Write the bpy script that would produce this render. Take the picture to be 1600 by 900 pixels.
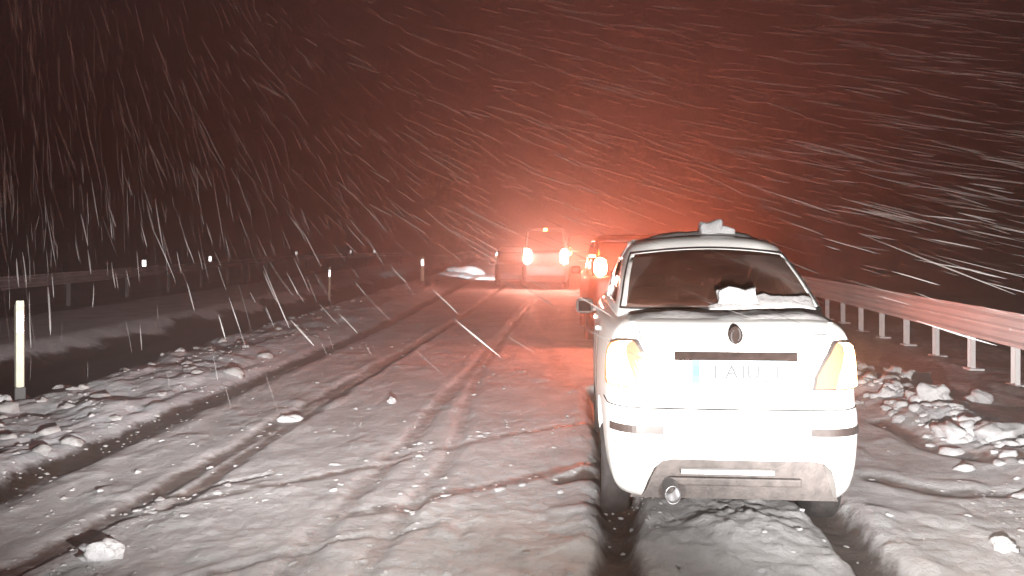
import bpy, bmesh, math, random
import numpy as np
from mathutils import Vector, Matrix

for o in list(bpy.data.objects):
    bpy.data.objects.remove(o, do_unlink=True)
SC = bpy.context.scene
COL = SC.collection
random.seed(7)
RNG = np.random.default_rng(11)

# ------------------------------------------------------------------ camera
CAM_H = 1.90          # metres above the road
F = 1340.0            # focal length in pixels of the 1600 px wide photograph
HOR = 376.0           # row of the horizon
cam_d = bpy.data.cameras.new("camera")
cam = bpy.data.objects.new("camera", cam_d)
COL.objects.link(cam)
cam.location = (0, 0, CAM_H)
cam.rotation_euler = (math.radians(90), 0, 0)
cam_d.sensor_width = 36.0
cam_d.lens = 36.0 * F / 1600.0
cam_d.shift_y = -(450.0 - HOR) / 1600.0
cam_d.clip_start = 0.05
cam_d.clip_end = 2000
SC.camera = cam

def ground(px, py, z=0.0):
    """the point of the level z that the photograph shows at a pixel"""
    Y = F * (CAM_H - z) / (py - HOR)
    return ((px - 800.0) / F * Y, Y)

# ------------------------------------------------------------------ world: a snowy night sky, faintly lit
world = bpy.data.worlds.new("World")
SC.world = world
world.use_nodes = True
wn, wl = world.node_tree.nodes, world.node_tree.links
wn.clear()
w_out = wn.new("ShaderNodeOutputWorld")
w_bg = wn.new("ShaderNodeBackground")
w_sky = wn.new("ShaderNodeTexSky")
w_sky.sky_type = 'NISHITA'
w_sky.sun_disc = False
w_sky.sun_elevation = math.radians(2.0)
w_sky.sun_rotation = math.radians(200)
w_bw = wn.new("ShaderNodeRGBToBW")
w_mix = wn.new("ShaderNodeMix"); w_mix.data_type = 'RGBA'; w_mix.blend_type = 'MULTIPLY'
w_mix.inputs[0].default_value = 1.0
w_mix.inputs[7].default_value = (1.0, 0.62, 0.62, 1)      # brown overcast, town light on cloud
wl.new(w_sky.outputs[0], w_bw.inputs[0])
wl.new(w_bw.outputs[0], w_mix.inputs[6])
wl.new(w_mix.outputs[2], w_bg.inputs[0])
w_bg.inputs[1].default_value = 0.024
wl.new(w_bg.outputs[0], w_out.inputs[0])

SC.view_settings.view_transform = 'Standard'
SC.view_settings.look = 'None'
SC.view_settings.gamma = 1.0
SC.view_settings.exposure = 0.0
SC.view_settings.use_curve_mapping = False
SC.render.engine = 'CYCLES'
cy = SC.cycles
cy.use_denoising = True
try:
    cy.denoiser = 'OPENIMAGEDENOISE'
    cy.denoising_input_passes = 'RGB_ALBEDO_NORMAL'
except Exception:
    pass
cy.use_adaptive_sampling = False
cy.max_bounces = 8
cy.diffuse_bounces = 3
cy.glossy_bounces = 3
cy.transparent_max_bounces = 12
cy.volume_bounces = 0
cy.sample_clamp_indirect = 4.0
cy.caustics_reflective = False
cy.caustics_refractive = False

# ---- the headlamps of the car the photograph is taken from (just below the frame)
def headlamp(name, loc, aim, watts, spread=75, cut=0.03, soft=0.10, color=(1.0, 0.955, 0.92), radius=0.0, low=(-0.34, -0.01, 0.10)):
    d = bpy.data.lights.new(name, 'SPOT')
    d.energy = watts
    d.color = color
    d.spot_size = math.radians(spread)
    d.spot_blend = 1.0
    d.shadow_soft_size = radius
    o = bpy.data.objects.new(name, d)
    COL.objects.link(o)
    o.location = loc
    o.rotation_euler = (Vector(aim) - Vector(loc)).to_track_quat('-Z', 'Y').to_euler()
    # low-beam pattern: bright below the cut-off, little above it
    d.use_nodes = True
    nt = d.node_tree; N = nt.nodes; L = nt.links
    em = next(n for n in N if n.type == 'EMISSION')
    tc = N.new("ShaderNodeTexCoord")
    sp = N.new("ShaderNodeSeparateXYZ")
    L.new(tc.outputs['Normal'], sp.inputs[0])
    mr = N.new("ShaderNodeMapRange"); mr.interpolation_type = 'SMOOTHSTEP'
    mr.inputs[1].default_value = cut - soft
    mr.inputs[2].default_value = cut + soft
    mr.inputs[3].default_value = 1.0
    mr.inputs[4].default_value = 0.06
    L.new(sp.outputs[1], mr.inputs[0])
    lo = N.new("ShaderNodeMapRange"); lo.interpolation_type = 'SMOOTHSTEP'   # and it thins out towards the ground just ahead
    lo.inputs[1].default_value = low[0]; lo.inputs[2].default_value = low[1]
    lo.inputs[3].default_value = low[2]; lo.inputs[4].default_value = 1.0
    L.new(sp.outputs[1], lo.inputs[0])
    mu = N.new("ShaderNodeMath"); mu.operation = 'MULTIPLY'
    L.new(mr.outputs[0], mu.inputs[0]); L.new(lo.outputs[0], mu.inputs[1])
    L.new(mu.outputs[0], em.inputs['Strength'])
    return o

headlamp("headlamp_beam", (-0.25, 1.7, 0.95), (-2.5, 12, 0.95), 14500, spread=74, cut=0.14, soft=0.12, low=(-0.28, -0.02, 0.07))
headlamp("headlamp_beam", (1.05, 1.7, 0.95), (6.6, 12, 0.95), 8200, spread=72, cut=0.19, soft=0.12, low=(-0.34, -0.01, 0.12))

# ------------------------------------------------------------------ noise
def _hash(ix, iy, seed):
    n = (ix * 374761393 + iy * 668265263 + seed * 974634777) & 0xffffffff
    n = ((n ^ (n >> 13)) * 1274126177) & 0xffffffff
    return ((n ^ (n >> 16)) & 0xffff) / 65535.0

def vnoise(x, y, seed=0):
    x = np.asarray(x, float); y = np.asarray(y, float)
    ix = np.floor(x).astype(np.int64); iy = np.floor(y).astype(np.int64)
    fx = x - ix; fy = y - iy
    fx = fx * fx * fx * (fx * (fx * 6 - 15) + 10); fy = fy * fy * fy * (fy * (fy * 6 - 15) + 10)
    a = _hash(ix, iy, seed); b = _hash(ix + 1, iy, seed)
    c = _hash(ix, iy + 1, seed); d = _hash(ix + 1, iy + 1, seed)
    return (a + (b - a) * fx) * (1 - fy) + (c + (d - c) * fx) * fy

def fbm(x, y, oct=4, seed=0, gain=0.5):
    s = 0.0; a = 1.0; t = 0.0
    for k in range(oct):
        ang = 0.6 * k
        xr = x * math.cos(ang) - y * math.sin(ang); yr = x * math.sin(ang) + y * math.cos(ang)
        s = s + a * vnoise(xr * 2 ** k, yr * 2 ** k, seed + 17 * k)
        t += a; a *= gain
    return s / t

def crumb(x, y, oct=4, seed=0):
    """broken, sharp-creased relief"""
    s = 0.0; a = 1.0; t = 0.0
    for k in range(oct):
        s = s + a * np.abs(2 * vnoise(x * 2.1 ** k + 7.3 * k, y * 2.1 ** k - 3.1 * k, seed + 13 * k) - 1); t += a; a *= 0.62
    return s / t

def smooth(a, b, x):
    t = np.clip((x - a) / (b - a), 0, 1)
    return t * t * (3 - 2 * t)

# ------------------------------------------------------------------ mesh helpers
def link(name, me, mat=None, parent=None, smooth_shade=False):
    o = bpy.data.objects.new(name, me)
    COL.objects.link(o)
    if mat is not None:
        me.materials.clear()
        me.materials.append(mat)
    if parent is not None:
        o.parent = parent
    if smooth_shade:
        me.polygons.foreach_set("use_smooth", [True] * len(me.polygons))
    return o

def mesh_np(name, verts, faces):
    """faces: (n,4) or (n,3) int array"""
    me = bpy.data.meshes.new(name)
    verts = np.asarray(verts, np.float32); faces = np.asarray(faces, np.int32)
    n, k = faces.shape
    me.vertices.add(len(verts)); me.vertices.foreach_set("co", verts.ravel())
    me.loops.add(n * k); me.loops.foreach_set("vertex_index", faces.ravel())
    me.polygons.add(n)
    me.polygons.foreach_set("loop_start", np.arange(0, n * k, k, dtype=np.int32))
    me.polygons.foreach_set("loop_total", np.full(n, k, np.int32))
    me.update(calc_edges=True)
    me.validate()
    return me

def bm_obj(name, bm, mat=None, parent=None, smooth_shade=False):
    bmesh.ops.recalc_face_normals(bm, faces=bm.faces)
    me = bpy.data.meshes.new(name)
    bm.to_mesh(me); bm.free()
    return link(name, me, mat, parent, smooth_shade)

def add_box(bm, c, s, rot=None, bevel=0.0):
    M = Matrix.Translation(Vector(c))
    if rot is not None:
        M = M @ rot.to_4x4()
    r = bmesh.ops.create_cube(bm, size=1.0, matrix=M @ Matrix.Diagonal((s[0], s[1], s[2], 1)))
    if bevel > 0:
        es = list({e for v in r['verts'] for e in v.link_edges})
        bmesh.ops.bevel(bm, geom=es, offset=bevel, segments=2, affect='EDGES', profile=0.6)

def add_tube(bm, pts, rad, n=10, cap=True):
    pts = [Vector(p) for p in pts]
    rings = []
    for i, p in enumerate(pts):
        t = (pts[min(i + 1, len(pts) - 1)] - pts[max(i - 1, 0)]).normalized()
        up = Vector((0, 0, 1)) if abs(t.z) < 0.9 else Vector((1, 0, 0))
        a = t.cross(up).normalized(); b = t.cross(a).normalized()
        r = rad[i] if hasattr(rad, '__len__') else rad
        rings.append([bm.verts.new(p + a * r * math.cos(2 * math.pi * k / n) + b * r * math.sin(2 * math.pi * k / n)) for k in range(n)])
    for i in range(len(rings) - 1):
        for k in range(n):
            bm.faces.new((rings[i][k], rings[i][(k + 1) % n], rings[i + 1][(k + 1) % n], rings[i + 1][k]))
    if cap:
        bm.faces.new(rings[0][::-1]); bm.faces.new(rings[-1])

def tag(o, label=None, cat=None, group=None, kind=None):
    if label: o["label"] = label
    if cat: o["category"] = cat
    if group: o["group"] = group
    if kind: o["kind"] = kind
    return o

def empty(name, loc=(0, 0, 0), rz=0.0):
    o = bpy.data.objects.new(name, None)
    COL.objects.link(o)
    o.empty_display_size = 0.2
    o.location = loc; o.rotation_euler = (0, 0, rz)
    return o

# ------------------------------------------------------------------ materials
def mat(name, color=(0.5, 0.5, 0.5), rough=0.5, metal=0.0, noise=0.0, nscale=20, bump=0.0, bscale=60, spec=0.5, coat=0.0):
    m = bpy.data.materials.new(name)
    m.use_nodes = True
    nt = m.node_tree; N = nt.nodes; L = nt.links
    b = next(n for n in N if n.type == 'BSDF_PRINCIPLED')
    b.inputs['Base Color'].default_value = (*color, 1)
    b.inputs['Roughness'].default_value = rough
    b.inputs['Metallic'].default_value = metal
    b.inputs['Specular IOR Level'].default_value = spec
    b.inputs['Coat Weight'].default_value = coat
    tc = N.new("ShaderNodeTexCoord")
    if noise > 0:
        n = N.new("ShaderNodeTexNoise"); n.inputs['Scale'].default_value = nscale; n.inputs['Detail'].default_value = 6
        L.new(tc.outputs['Object'], n.inputs['Vector'])
        r = N.new("ShaderNodeValToRGB")
        r.color_ramp.elements[0].position = 0.3; r.color_ramp.elements[1].position = 0.7
        r.color_ramp.elements[0].color = (*[c * (1 - noise) for c in color], 1)
        r.color_ramp.elements[1].color = (*[min(1, c * (1 + noise)) for c in color], 1)
        L.new(n.outputs['Fac'], r.inputs[0]); L.new(r.outputs[0], b.inputs['Base Color'])
    if bump > 0:
        n2 = N.new("ShaderNodeTexNoise"); n2.inputs['Scale'].default_value = bscale; n2.inputs['Detail'].default_value = 5
        L.new(tc.outputs['Object'], n2.inputs['Vector'])
        bp = N.new("ShaderNodeBump"); bp.inputs['Strength'].default_value = bump; bp.inputs['Distance'].default_value = 0.02
        L.new(n2.outputs['Fac'], bp.inputs['Height']); L.new(bp.outputs[0], b.inputs['Normal'])
    return m

def emit_mat(name, color, strength):
    m = bpy.data.materials.new(name)
    m.use_nodes = True
    N = m.node_tree.nodes; L = m.node_tree.links
    b = next(n for n in N if n.type == 'BSDF_PRINCIPLED')
    b.inputs['Base Color'].default_value = (min(1, color[0]) * 0.6, min(1, color[1]) * 0.3, min(1, color[2]) * 0.3, 1)
    b.inputs['Roughness'].default_value = 0.2
    b.inputs['Emission Color'].default_value = (*color, 1)
    b.inputs['Emission Strength'].default_value = strength
    return m

def glass_mat(name, tint=(0.35, 0.35, 0.37), gloss=0.12):
    m = bpy.data.materials.new(name)
    m.use_nodes = True
    N = m.node_tree.nodes; L = m.node_tree.links
    N.clear()
    out = N.new("ShaderNodeOutputMaterial")
    mix = N.new("ShaderNodeMixShader")
    tr = N.new("ShaderNodeBsdfTransparent"); tr.inputs[0].default_value = (*tint, 1)
    gl = N.new("ShaderNodeBsdfGlossy"); gl.inputs['Roughness'].default_value = 0.05
    gl.inputs[0].default_value = (0.8, 0.8, 0.8, 1)
    lw = N.new("ShaderNodeLayerWeight"); lw.inputs[0].default_value = gloss
    L.new(lw.outputs['Fresnel'], mix.inputs[0])
    L.new(tr.outputs[0], mix.inputs[1]); L.new(gl.outputs[0], mix.inputs[2])
    L.new(mix.outputs[0], out.inputs[0])
    return m

def snow_mat(name, dirty=False, white=(0.72, 0.74, 0.78), slush=(0.13, 0.10, 0.09)):
    m = bpy.data.materials.new(name)
    m.use_nodes = True
    nt = m.node_tree; N = nt.nodes; L = nt.links
    b = next(n for n in N if n.type == 'BSDF_PRINCIPLED')
    b.inputs['Roughness'].default_value = 0.62
    b.inputs['Specular IOR Level'].default_value = 0.3
    geo = N.new("ShaderNodeNewGeometry")
    n1 = N.new("ShaderNodeTexNoise"); n1.inputs['Scale'].default_value = 1.6; n1.inputs['Detail'].default_value = 8
    n1.inputs['Roughness'].default_value = 0.65
    L.new(geo.outputs['Position'], n1.inputs['Vector'])
    r1 = N.new("ShaderNodeValToRGB")
    r1.color_ramp.elements[0].position = 0.34; r1.color_ramp.elements[1].position = 0.62
    r1.color_ramp.elements[0].color = (*[c * 0.66 for c in white], 1)
    r1.color_ramp.elements[1].color = (*white, 1)
    L.new(n1.outputs['Fac'], r1.inputs[0])
    src = r1.outputs[0]
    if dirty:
        at = N.new("ShaderNodeAttribute"); at.attribute_name = "dirt_shade"
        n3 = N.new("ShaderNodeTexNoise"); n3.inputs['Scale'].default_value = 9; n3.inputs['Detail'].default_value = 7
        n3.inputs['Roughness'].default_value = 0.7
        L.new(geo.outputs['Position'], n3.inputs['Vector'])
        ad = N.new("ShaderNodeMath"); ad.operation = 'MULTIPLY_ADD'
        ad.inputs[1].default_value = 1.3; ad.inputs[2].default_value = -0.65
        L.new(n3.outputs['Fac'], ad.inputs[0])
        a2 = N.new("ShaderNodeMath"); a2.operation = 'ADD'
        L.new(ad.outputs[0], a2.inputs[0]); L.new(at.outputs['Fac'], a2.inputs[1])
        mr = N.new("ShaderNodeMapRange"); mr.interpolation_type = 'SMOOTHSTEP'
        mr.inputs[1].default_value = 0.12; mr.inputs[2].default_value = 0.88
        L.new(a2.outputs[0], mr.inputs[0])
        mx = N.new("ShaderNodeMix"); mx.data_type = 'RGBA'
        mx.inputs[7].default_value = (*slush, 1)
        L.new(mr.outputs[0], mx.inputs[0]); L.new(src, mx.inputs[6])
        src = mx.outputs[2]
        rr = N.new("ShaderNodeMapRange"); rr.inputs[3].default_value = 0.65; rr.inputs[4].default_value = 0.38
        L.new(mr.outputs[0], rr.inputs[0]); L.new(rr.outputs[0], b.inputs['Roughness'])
    L.new(src, b.inputs['Base Color'])
    n2 = N.new("ShaderNodeTexNoise"); n2.inputs['Scale'].default_value = 38; n2.inputs['Detail'].default_value = 9
    n2.inputs['Roughness'].default_value = 0.82
    L.new(geo.outputs['Position'], n2.inputs['Vector'])
    bp = N.new("ShaderNodeBump"); bp.inputs['Strength'].default_value = 0.75; bp.inputs['Distance'].default_value = 0.04
    n4 = N.new("ShaderNodeTexNoise"); n4.inputs['Scale'].default_value = 11; n4.inputs['Detail'].default_value = 7; n4.inputs['Roughness'].default_value = 0.65
    L.new(geo.outputs['Position'], n4.inputs['Vector'])
    b4 = N.new("ShaderNodeBump"); b4.inputs['Strength'].default_value = 0.8; b4.inputs['Distance'].default_value = 0.06
    L.new(n4.outputs['Fac'], b4.inputs['Height']); L.new(b4.outputs[0], bp.inputs['Normal'])
    L.new(n2.outputs['Fac'], bp.inputs['Height']); L.new(bp.outputs[0], b.inputs['Normal'])
    return m

M = {}
M['road_snow'] = snow_mat("road_snow", True, white=(0.70, 0.70, 0.715), slush=(0.13, 0.10, 0.088))
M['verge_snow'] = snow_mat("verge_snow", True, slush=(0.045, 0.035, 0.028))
M['mud_snow'] = snow_mat('muddy_verge_snow', True, slush=(0.15, 0.10, 0.078))
M['snow'] = snow_mat("clean_snow", False, white=(0.80, 0.81, 0.83))
M['old_snow'] = snow_mat('old_snow', False, white=(0.56, 0.55, 0.55))
M['paint'] = mat("white_paint", (0.78, 0.78, 0.76), 0.28, 0, noise=0.05, nscale=9, coat=0.4)
M['grime'] = mat("grimy_plastic", (0.088, 0.076, 0.072), 0.6, 0, noise=0.35, nscale=14, bump=0.2)
M['black'] = mat("black_trim", (0.02, 0.02, 0.021), 0.45)
M['moulding'] = mat("dark_moulding", (0.030, 0.022, 0.020), 0.5, noise=0.3, nscale=30)
M['matt_dark'] = mat('matt_dark_trim', (0.028, 0.02, 0.018), 0.95, noise=0.3, nscale=25, spec=0.05)
M['seam'] = mat('panel_gap', (0.012, 0.010, 0.010), 1.0, spec=0.0)
M['chrome'] = mat("dull_chrome", (0.10, 0.085, 0.08), 0.35, 0.6)
M['mirror'] = mat('iced_mirror_glass', (0.016, 0.011, 0.010), 0.9, noise=0.4, nscale=30, spec=0.03)
M['tyre'] = mat("snowy_tyre", (0.022, 0.02, 0.02), 0.85, noise=0.6, nscale=12, bump=0.3)
M['rim'] = mat("rim_metal", (0.35, 0.35, 0.36), 0.35, 0.9)
M['glass'] = glass_mat("car_glass", (0.80, 0.74, 0.72))
fs = glass_mat("snowed_windscreen", (0.30, 0.27, 0.26))
_n, _l = fs.node_tree.nodes, fs.node_tree.links
_t = _n.new("ShaderNodeBsdfTranslucent"); _t.inputs[0].default_value = (.75, .75, .76, 1)
_m = _n.new("ShaderNodeMixShader"); _m.inputs[0].default_value = 0.55
_o = next(n for n in _n if n.type == 'OUTPUT_MATERIAL'); _g = next(n for n in _n if n.type == 'MIX_SHADER' and n != _m)
_l.new(_g.outputs[0], _m.inputs[1]); _l.new(_t.outputs[0], _m.inputs[2]); _l.new(_m.outputs[0], _o.inputs[0])
M['snow_glass'] = fs
fr = glass_mat("filmed_rear_glass", (0.72, 0.66, 0.64))
_n, _l = fr.node_tree.nodes, fr.node_tree.links
_d = _n.new("ShaderNodeBsdfDiffuse"); _d.inputs[0].default_value = (.16, .07, .05, 1)
_t = _n.new("ShaderNodeBsdfTranslucent"); _t.inputs[0].default_value = (.6, .55, .53, 1)
_a = _n.new("ShaderNodeAddShader"); _m = _n.new("ShaderNodeMixShader"); 
_w = _n.new("ShaderNodeTexNoise"); _w.inputs['Scale'].default_value = 5; _w.inputs['Detail'].default_value = 6
_r = _n.new("ShaderNodeMapRange"); _r.inputs[1].default_value = .3; _r.inputs[2].default_value = .75; _r.inputs[3].default_value = .10; _r.inputs[4].default_value = .30
_c = _n.new("ShaderNodeTexCoord"); _l.new(_c.outputs['Object'], _w.inputs['Vector']); _l.new(_w.outputs['Fac'], _r.inputs[0]); _l.new(_r.outputs[0], _m.inputs[0])
_o = next(n for n in _n if n.type == 'OUTPUT_MATERIAL'); _g = next(n for n in _n if n.type == 'MIX_SHADER' and n != _m)
_l.new(_d.outputs[0], _a.inputs[0]); _l.new(_t.outputs[0], _a.inputs[1])
_l.new(_g.outputs[0], _m.inputs[1]); _l.new(_a.outputs[0], _m.inputs[2]); _l.new(_m.outputs[0], _o.inputs[0])
M['film_glass'] = fr
M['seat'] = mat("seat_cloth", (0.03, 0.03, 0.032), 0.9)
M['steel'] = mat("galvanised_steel", (0.74, 0.73, 0.73), 0.75, 0.0, noise=0.07, nscale=2)
M['dim_steel'] = mat('dimmed_steel', (0.24, 0.22, 0.23), 0.8, noise=0.3, nscale=3)  # darker copy of the steel: the far left rail's dimness painted in
M['post_white'] = mat("post_plastic", (0.62, 0.64, 0.52), 0.5, noise=0.12, nscale=7)
M['post_black'] = mat("post_black_band", (0.03, 0.03, 0.03), 0.6)
M['reflector'] = mat("reflector_white", (0.95, 0.95, 0.95), 0.30, 1.0)
M['plate'] = mat("plate_white", (0.40, 0.47, 0.52), 0.7)
M['plate_blue'] = mat("plate_blue", (0.05, 0.10, 0.24), 0.6)
M['plate_green'] = mat("plate_turquoise", (0.03, 0.20, 0.18), 0.6)
M['plate_ink'] = mat("plate_ink", (0.08, 0.08, 0.085), 0.8, spec=0.1)
M['dark_paint'] = mat("dark_paint", (0.035, 0.03, 0.032), 0.3, 0.0, noise=0.2, nscale=8, coat=0.4)
M['silver_paint'] = mat("silver_paint", (0.50, 0.48, 0.49), 0.35, 0.3, noise=0.1, nscale=8, coat=0.3)
M['maroon_paint'] = mat("maroon_paint", (0.07, 0.022, 0.016), 0.4, 0.0, noise=0.2, nscale=6, coat=0.3)
M['tail_lens'] = emit_mat("tail_lens_lit", (1.0, 0.55, 0.24), 45.0)
M['amber_lens'] = emit_mat("amber_lens", (1.0, 0.55, 0.20), 0.22)
M['brake'] = emit_mat("brake_lens_lit", (1.0, 0.19, 0.10), 950.0)
M['brake_far'] = emit_mat("brake_lens_far_lit", (1.0, 0.38, 0.28), 520.0)
M['red_lens'] = mat('red_brown_lens', (0.20, 0.12, 0.075), 0.25)
M['marker'] = emit_mat("marker_lit", (1.0, 0.25, 0.06), 30.0)
M['clear_lens'] = mat("clear_lens", (0.55, 0.52, 0.48), 0.15)
M['dull_red'] = mat("dull_red_lens", (0.25, 0.015, 0.012), 0.2)

# ------------------------------------------------------------------ terrain
SLOPE = 0.040                                      # the road runs a little to the right of the lens axis
def left_edge(Y): return -3.62 + SLOPE * (Y - 6.0)
def right_edge(Y): return 4.15 + SLOPE * (Y - 6.0)

def pix_path(pts):
    return [ground(*p) for p in pts]

RUTS = []   # (points, half width, depth, dirt)
def rut(pts, w, depth, dirt_shade, ridge=0.35):
    RUTS.append((np.array(pix_path(pts)), w * 0.8, depth * 0.5, dirt_shade + 0.16, ridge))
rut([(-160, 850), (0, 777), (200, 684), (400, 596), (560, 527), (690, 462), (745, 432)], 0.20, 0.055, 0.85, 0.6)
rut([(-60, 930), (60, 868), (200, 793), (330, 722), (470, 640), (620, 556), (730, 490), (790, 445)], 0.13, 0.05, 0.62)
rut([(270, 790), (360, 728), (430, 680), (500, 634), (570, 590), (690, 515)], 0.10, 0.045, 0.60)
rut([(180, 812), (330, 780), (440, 757), (540, 735), (640, 715)], 0.07, 0.02, 0.5, 0.05)
rut([(240, 780), (330, 760), (420, 742)], 0.05, 0.04, 0.7)
rut([(440, 905), (530, 800), (620, 705), (690, 630), (755, 555), (805, 500), (835, 465)], 0.12, 0.045, 0.30)
rut([(560, 900), (640, 790), (700, 720), (725, 650), (745, 590), (790, 520), (828, 470)], 0.10, 0.045, 0.26)
rut([(560, 800), (640, 788), (720, 767), (830, 744), (925, 724)], 0.12, 0.025, 0.5, 0.05)
rut([(600, 712), (700, 697), (800, 678), (915, 660)], 0.10, 0.02, 0.4, 0.05)
rut([(880, 750), (925, 742), (960, 740)], 0.12, 0.05, 0.8)
rut([(300, 905), (430, 868), (560, 838), (700, 815)], 0.06, 0.03, 0.3)
rut([(820, 470), (850, 520), (885, 600)], 0.2, 0.02, 0.25)
rut([(1380, 660), (1460, 700), (1560, 728), (1660, 740)], 0.14, 0.06, 0.6)
rut([(1370, 745), (1470, 768), (1600, 775), (1700, 778)], 0.16, 0.06, 0.55)
# under and behind the white car's rear wheels (they stand in their own ruts)
CAR_O = Vector((1.425, 5.42, -0.04)); CAR_YAW = -math.atan((905 - 800) / F)
def car_pt(x, y):
    c, s = math.cos(CAR_YAW), math.sin(CAR_YAW)
    return (CAR_O.x + x * c - y * s, CAR_O.y + x * s + y * c)
WTRACK = 0.735
for sx, ww in ((-1, 0.14), (1, 0.16)):
    p = [car_pt(sx * WTRACK, y) for y in (5.5, 2.0, 0.9, 0.3)]
    q = car_pt(sx * (WTRACK + 0.02), -0.35); r_ = car_pt(sx * (WTRACK + (0.10 if sx < 0 else 0.02)), -1.3)
    p += [q, r_]
    RUTS.append((np.array(p), ww, 0.135, 1.15, 0.25))

def seg_dist(px, py, pts):
    best = np.full(px.shape, 1e9)
    for (x0, y0), (x1, y1) in zip(pts[:-1], pts[1:]):
        dx, dy = x1 - x0, y1 - y0
        t = np.clip(((px - x0) * dx + (py - y0) * dy) / (dx * dx + dy * dy + 1e-9), 0, 1)
        best = np.minimum(best, np.hypot(px - x0 - t * dx, py - y0 - t * dy))
    return best

def terrain(X, Y):
    """height and dirt of the snowy land at points"""
    X = np.asarray(X, float); Y = np.asarray(Y, float)
    e = left_edge(Y); r = right_edge(Y)
    v = e - X; q = X - r
    z = np.zeros_like(X); dirt_shade = np.zeros_like(X)
    # packed snow of the road: lumpy, streaked along the road
    on = smooth(0.5, -0.3, v) * smooth(0.6, -0.2, q)
    z += on * (0.022 * (fbm(X * 0.9, Y * 0.5, 4, 3) - 0.5) + 0.019 * (crumb(X * 4.2, Y * 2.4, 4, 5) - 0.4) * (0.4 + 1.2 * fbm(X * 0.7, Y * 0.5, 3, 9)))
    lumps = smooth(0.55, 0.80, fbm(X * 2.3, Y * 1.7, 4, 21))
    z += on * 0.018 * lumps
    # churned snow close to the white car
    cx, cy_ = 1.3, 5.2
    near = np.exp(-(((X - cx) / 2.6) ** 2 + ((Y - cy_) / 1.3) ** 2))
    z += near * (0.06 * (fbm(X * 2.1, Y * 2.1, 5, 31) - 0.45) + 0.055 * (crumb(X * 4.5, Y * 4.5, 4, 35) - 0.4))
    # the heap between the car's wheels, pushed up by the sill
    hx, hy = car_pt(0.02, 0.15)
    heap = np.exp(-(np.abs((X - hx + 0.25 * (fbm(X * 1.5, Y * 1.5, 3, 49) - 0.5)) / 0.46) ** 2.6 + ((Y - hy) / 0.85) ** 2))
    z += heap * (0.12 + 0.10 * (fbm(X * 2.2, Y * 2.2, 5, 44, 0.6) - 0.5) + 0.09 * (crumb(X * 3, Y * 3, 4, 47) - 0.4))
    dirt_shade += on * (0.10 + 0.40 * (fbm(X * 1.1, Y * 0.35, 5, 8) - 0.34))
    wob = 0.09 * (fbm(X * 1.3, Y * 0.8, 3, 51) - 0.5)
    edge_all = 0.62 + 0.75 * fbm(X * 4.3, Y * 2.6, 5, 61, 0.7)
    brk_all = 0.62 + 0.75 * fbm(X * 1.9, Y * 0.9, 4, 63)
    rag_all = 0.3 + 1.4 * vnoise(X * 5, Y * 5, 66)
    for pts, w, depth, d, ridge in RUTS:
        pad = 4 * w + 0.2
        k = np.nonzero((X > pts[:, 0].min() - pad) & (X < pts[:, 0].max() + pad) & (Y > pts[:, 1].min() - pad) & (Y < pts[:, 1].max() + pad))
        if len(k[0]) == 0:
            continue
        wo = wob[k]
        dist = seg_dist(X[k] + wo, Y[k] + wo * 0.6, pts) / w
        edge = edge_all[k]
        z[k] += 0.6 * ridge * depth * np.exp(-((dist - 1.9) / 0.55) ** 2) * rag_all[k] - depth * np.exp(-(dist / edge) ** 4)
        dirt_shade[k] = np.maximum(dirt_shade[k], d * brk_all[k] * np.exp(-(dist / (1.1 * edge)) ** 3))
    # left: verge with plough clods, ditch, side road, dark bank
    verge = smooth(-0.05, 0.7, v) * smooth(3.2, 2.2, v)
    z += verge * (0.10 + 0.16 * (fbm(X * 1.6, Y * 1.2, 5, 71) - 0.35) + 0.085 * (crumb(X * 2.6, Y * 1.8, 4, 73) - 0.4))
    ditch = smooth(1.9, 3.0, v) * smooth(6.0, 4.7, v)
    z -= ditch * 0.42
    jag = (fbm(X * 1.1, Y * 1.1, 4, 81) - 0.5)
    dirt_shade = np.maximum(dirt_shade, 1.05 * smooth(1.9, 2.5, v + 1.4 * jag) * smooth(5.6, 5.0, v + 1.2 * jag))
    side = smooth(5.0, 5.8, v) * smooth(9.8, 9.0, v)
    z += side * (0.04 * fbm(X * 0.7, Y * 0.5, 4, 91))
    dirt_shade = np.maximum(dirt_shade, side * (0.10 + 0.3 * (fbm(X * 0.5, Y * 0.2, 4, 95) - 0.4)))
    dirt_shade = np.maximum(dirt_shade, 0.95 * smooth(8.8, 9.6, v + 1.0 * jag))  # soil, with the dark of unlit snow beyond put into the colour
    z -= smooth(9.5, 14, v) * 0.5
    # right: ploughed ridge, muddy verge, bank under the rail
    ridge = np.exp(-((q - 0.25) / 0.42) ** 2)
    z += ridge * (0.10 + 0.16 * (fbm(X * 2.2, Y * 1.8, 5, 101) - 0.25) + 0.22 * (crumb(X * 2.4, Y * 1.8, 4, 109) - 0.35))
    rq = smooth(0.45, 1.1, q + 0.9 * (fbm(X * 1.4, Y * 1.2, 4, 103) - 0.5))
    z += smooth(0.3, 1.2, q) * 0.10 * (fbm(X * 2.5, Y * 1.6, 4, 105) - 0.5)
    dirt_shade = np.maximum(dirt_shade, rq * (0.55 + 0.5 * (fbm(X * 1.2, Y * 0.7, 4, 107) - 0.4)))
    dirt_shade = np.maximum(dirt_shade, smooth(3.2, 4.5, q) * 0.95)
    z -= smooth(4.2, 9.0, q) * 0.9
    return z, np.clip(dirt_shade, 0, 1.2)

# rows get longer with distance, so the snow is fine where it is seen close up
def rows(y0, y1, k):
    n = int(math.log(y1 / y0) / k)
    return y0 * np.exp(np.linspace(0, math.log(y1 / y0), n + 1))

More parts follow.
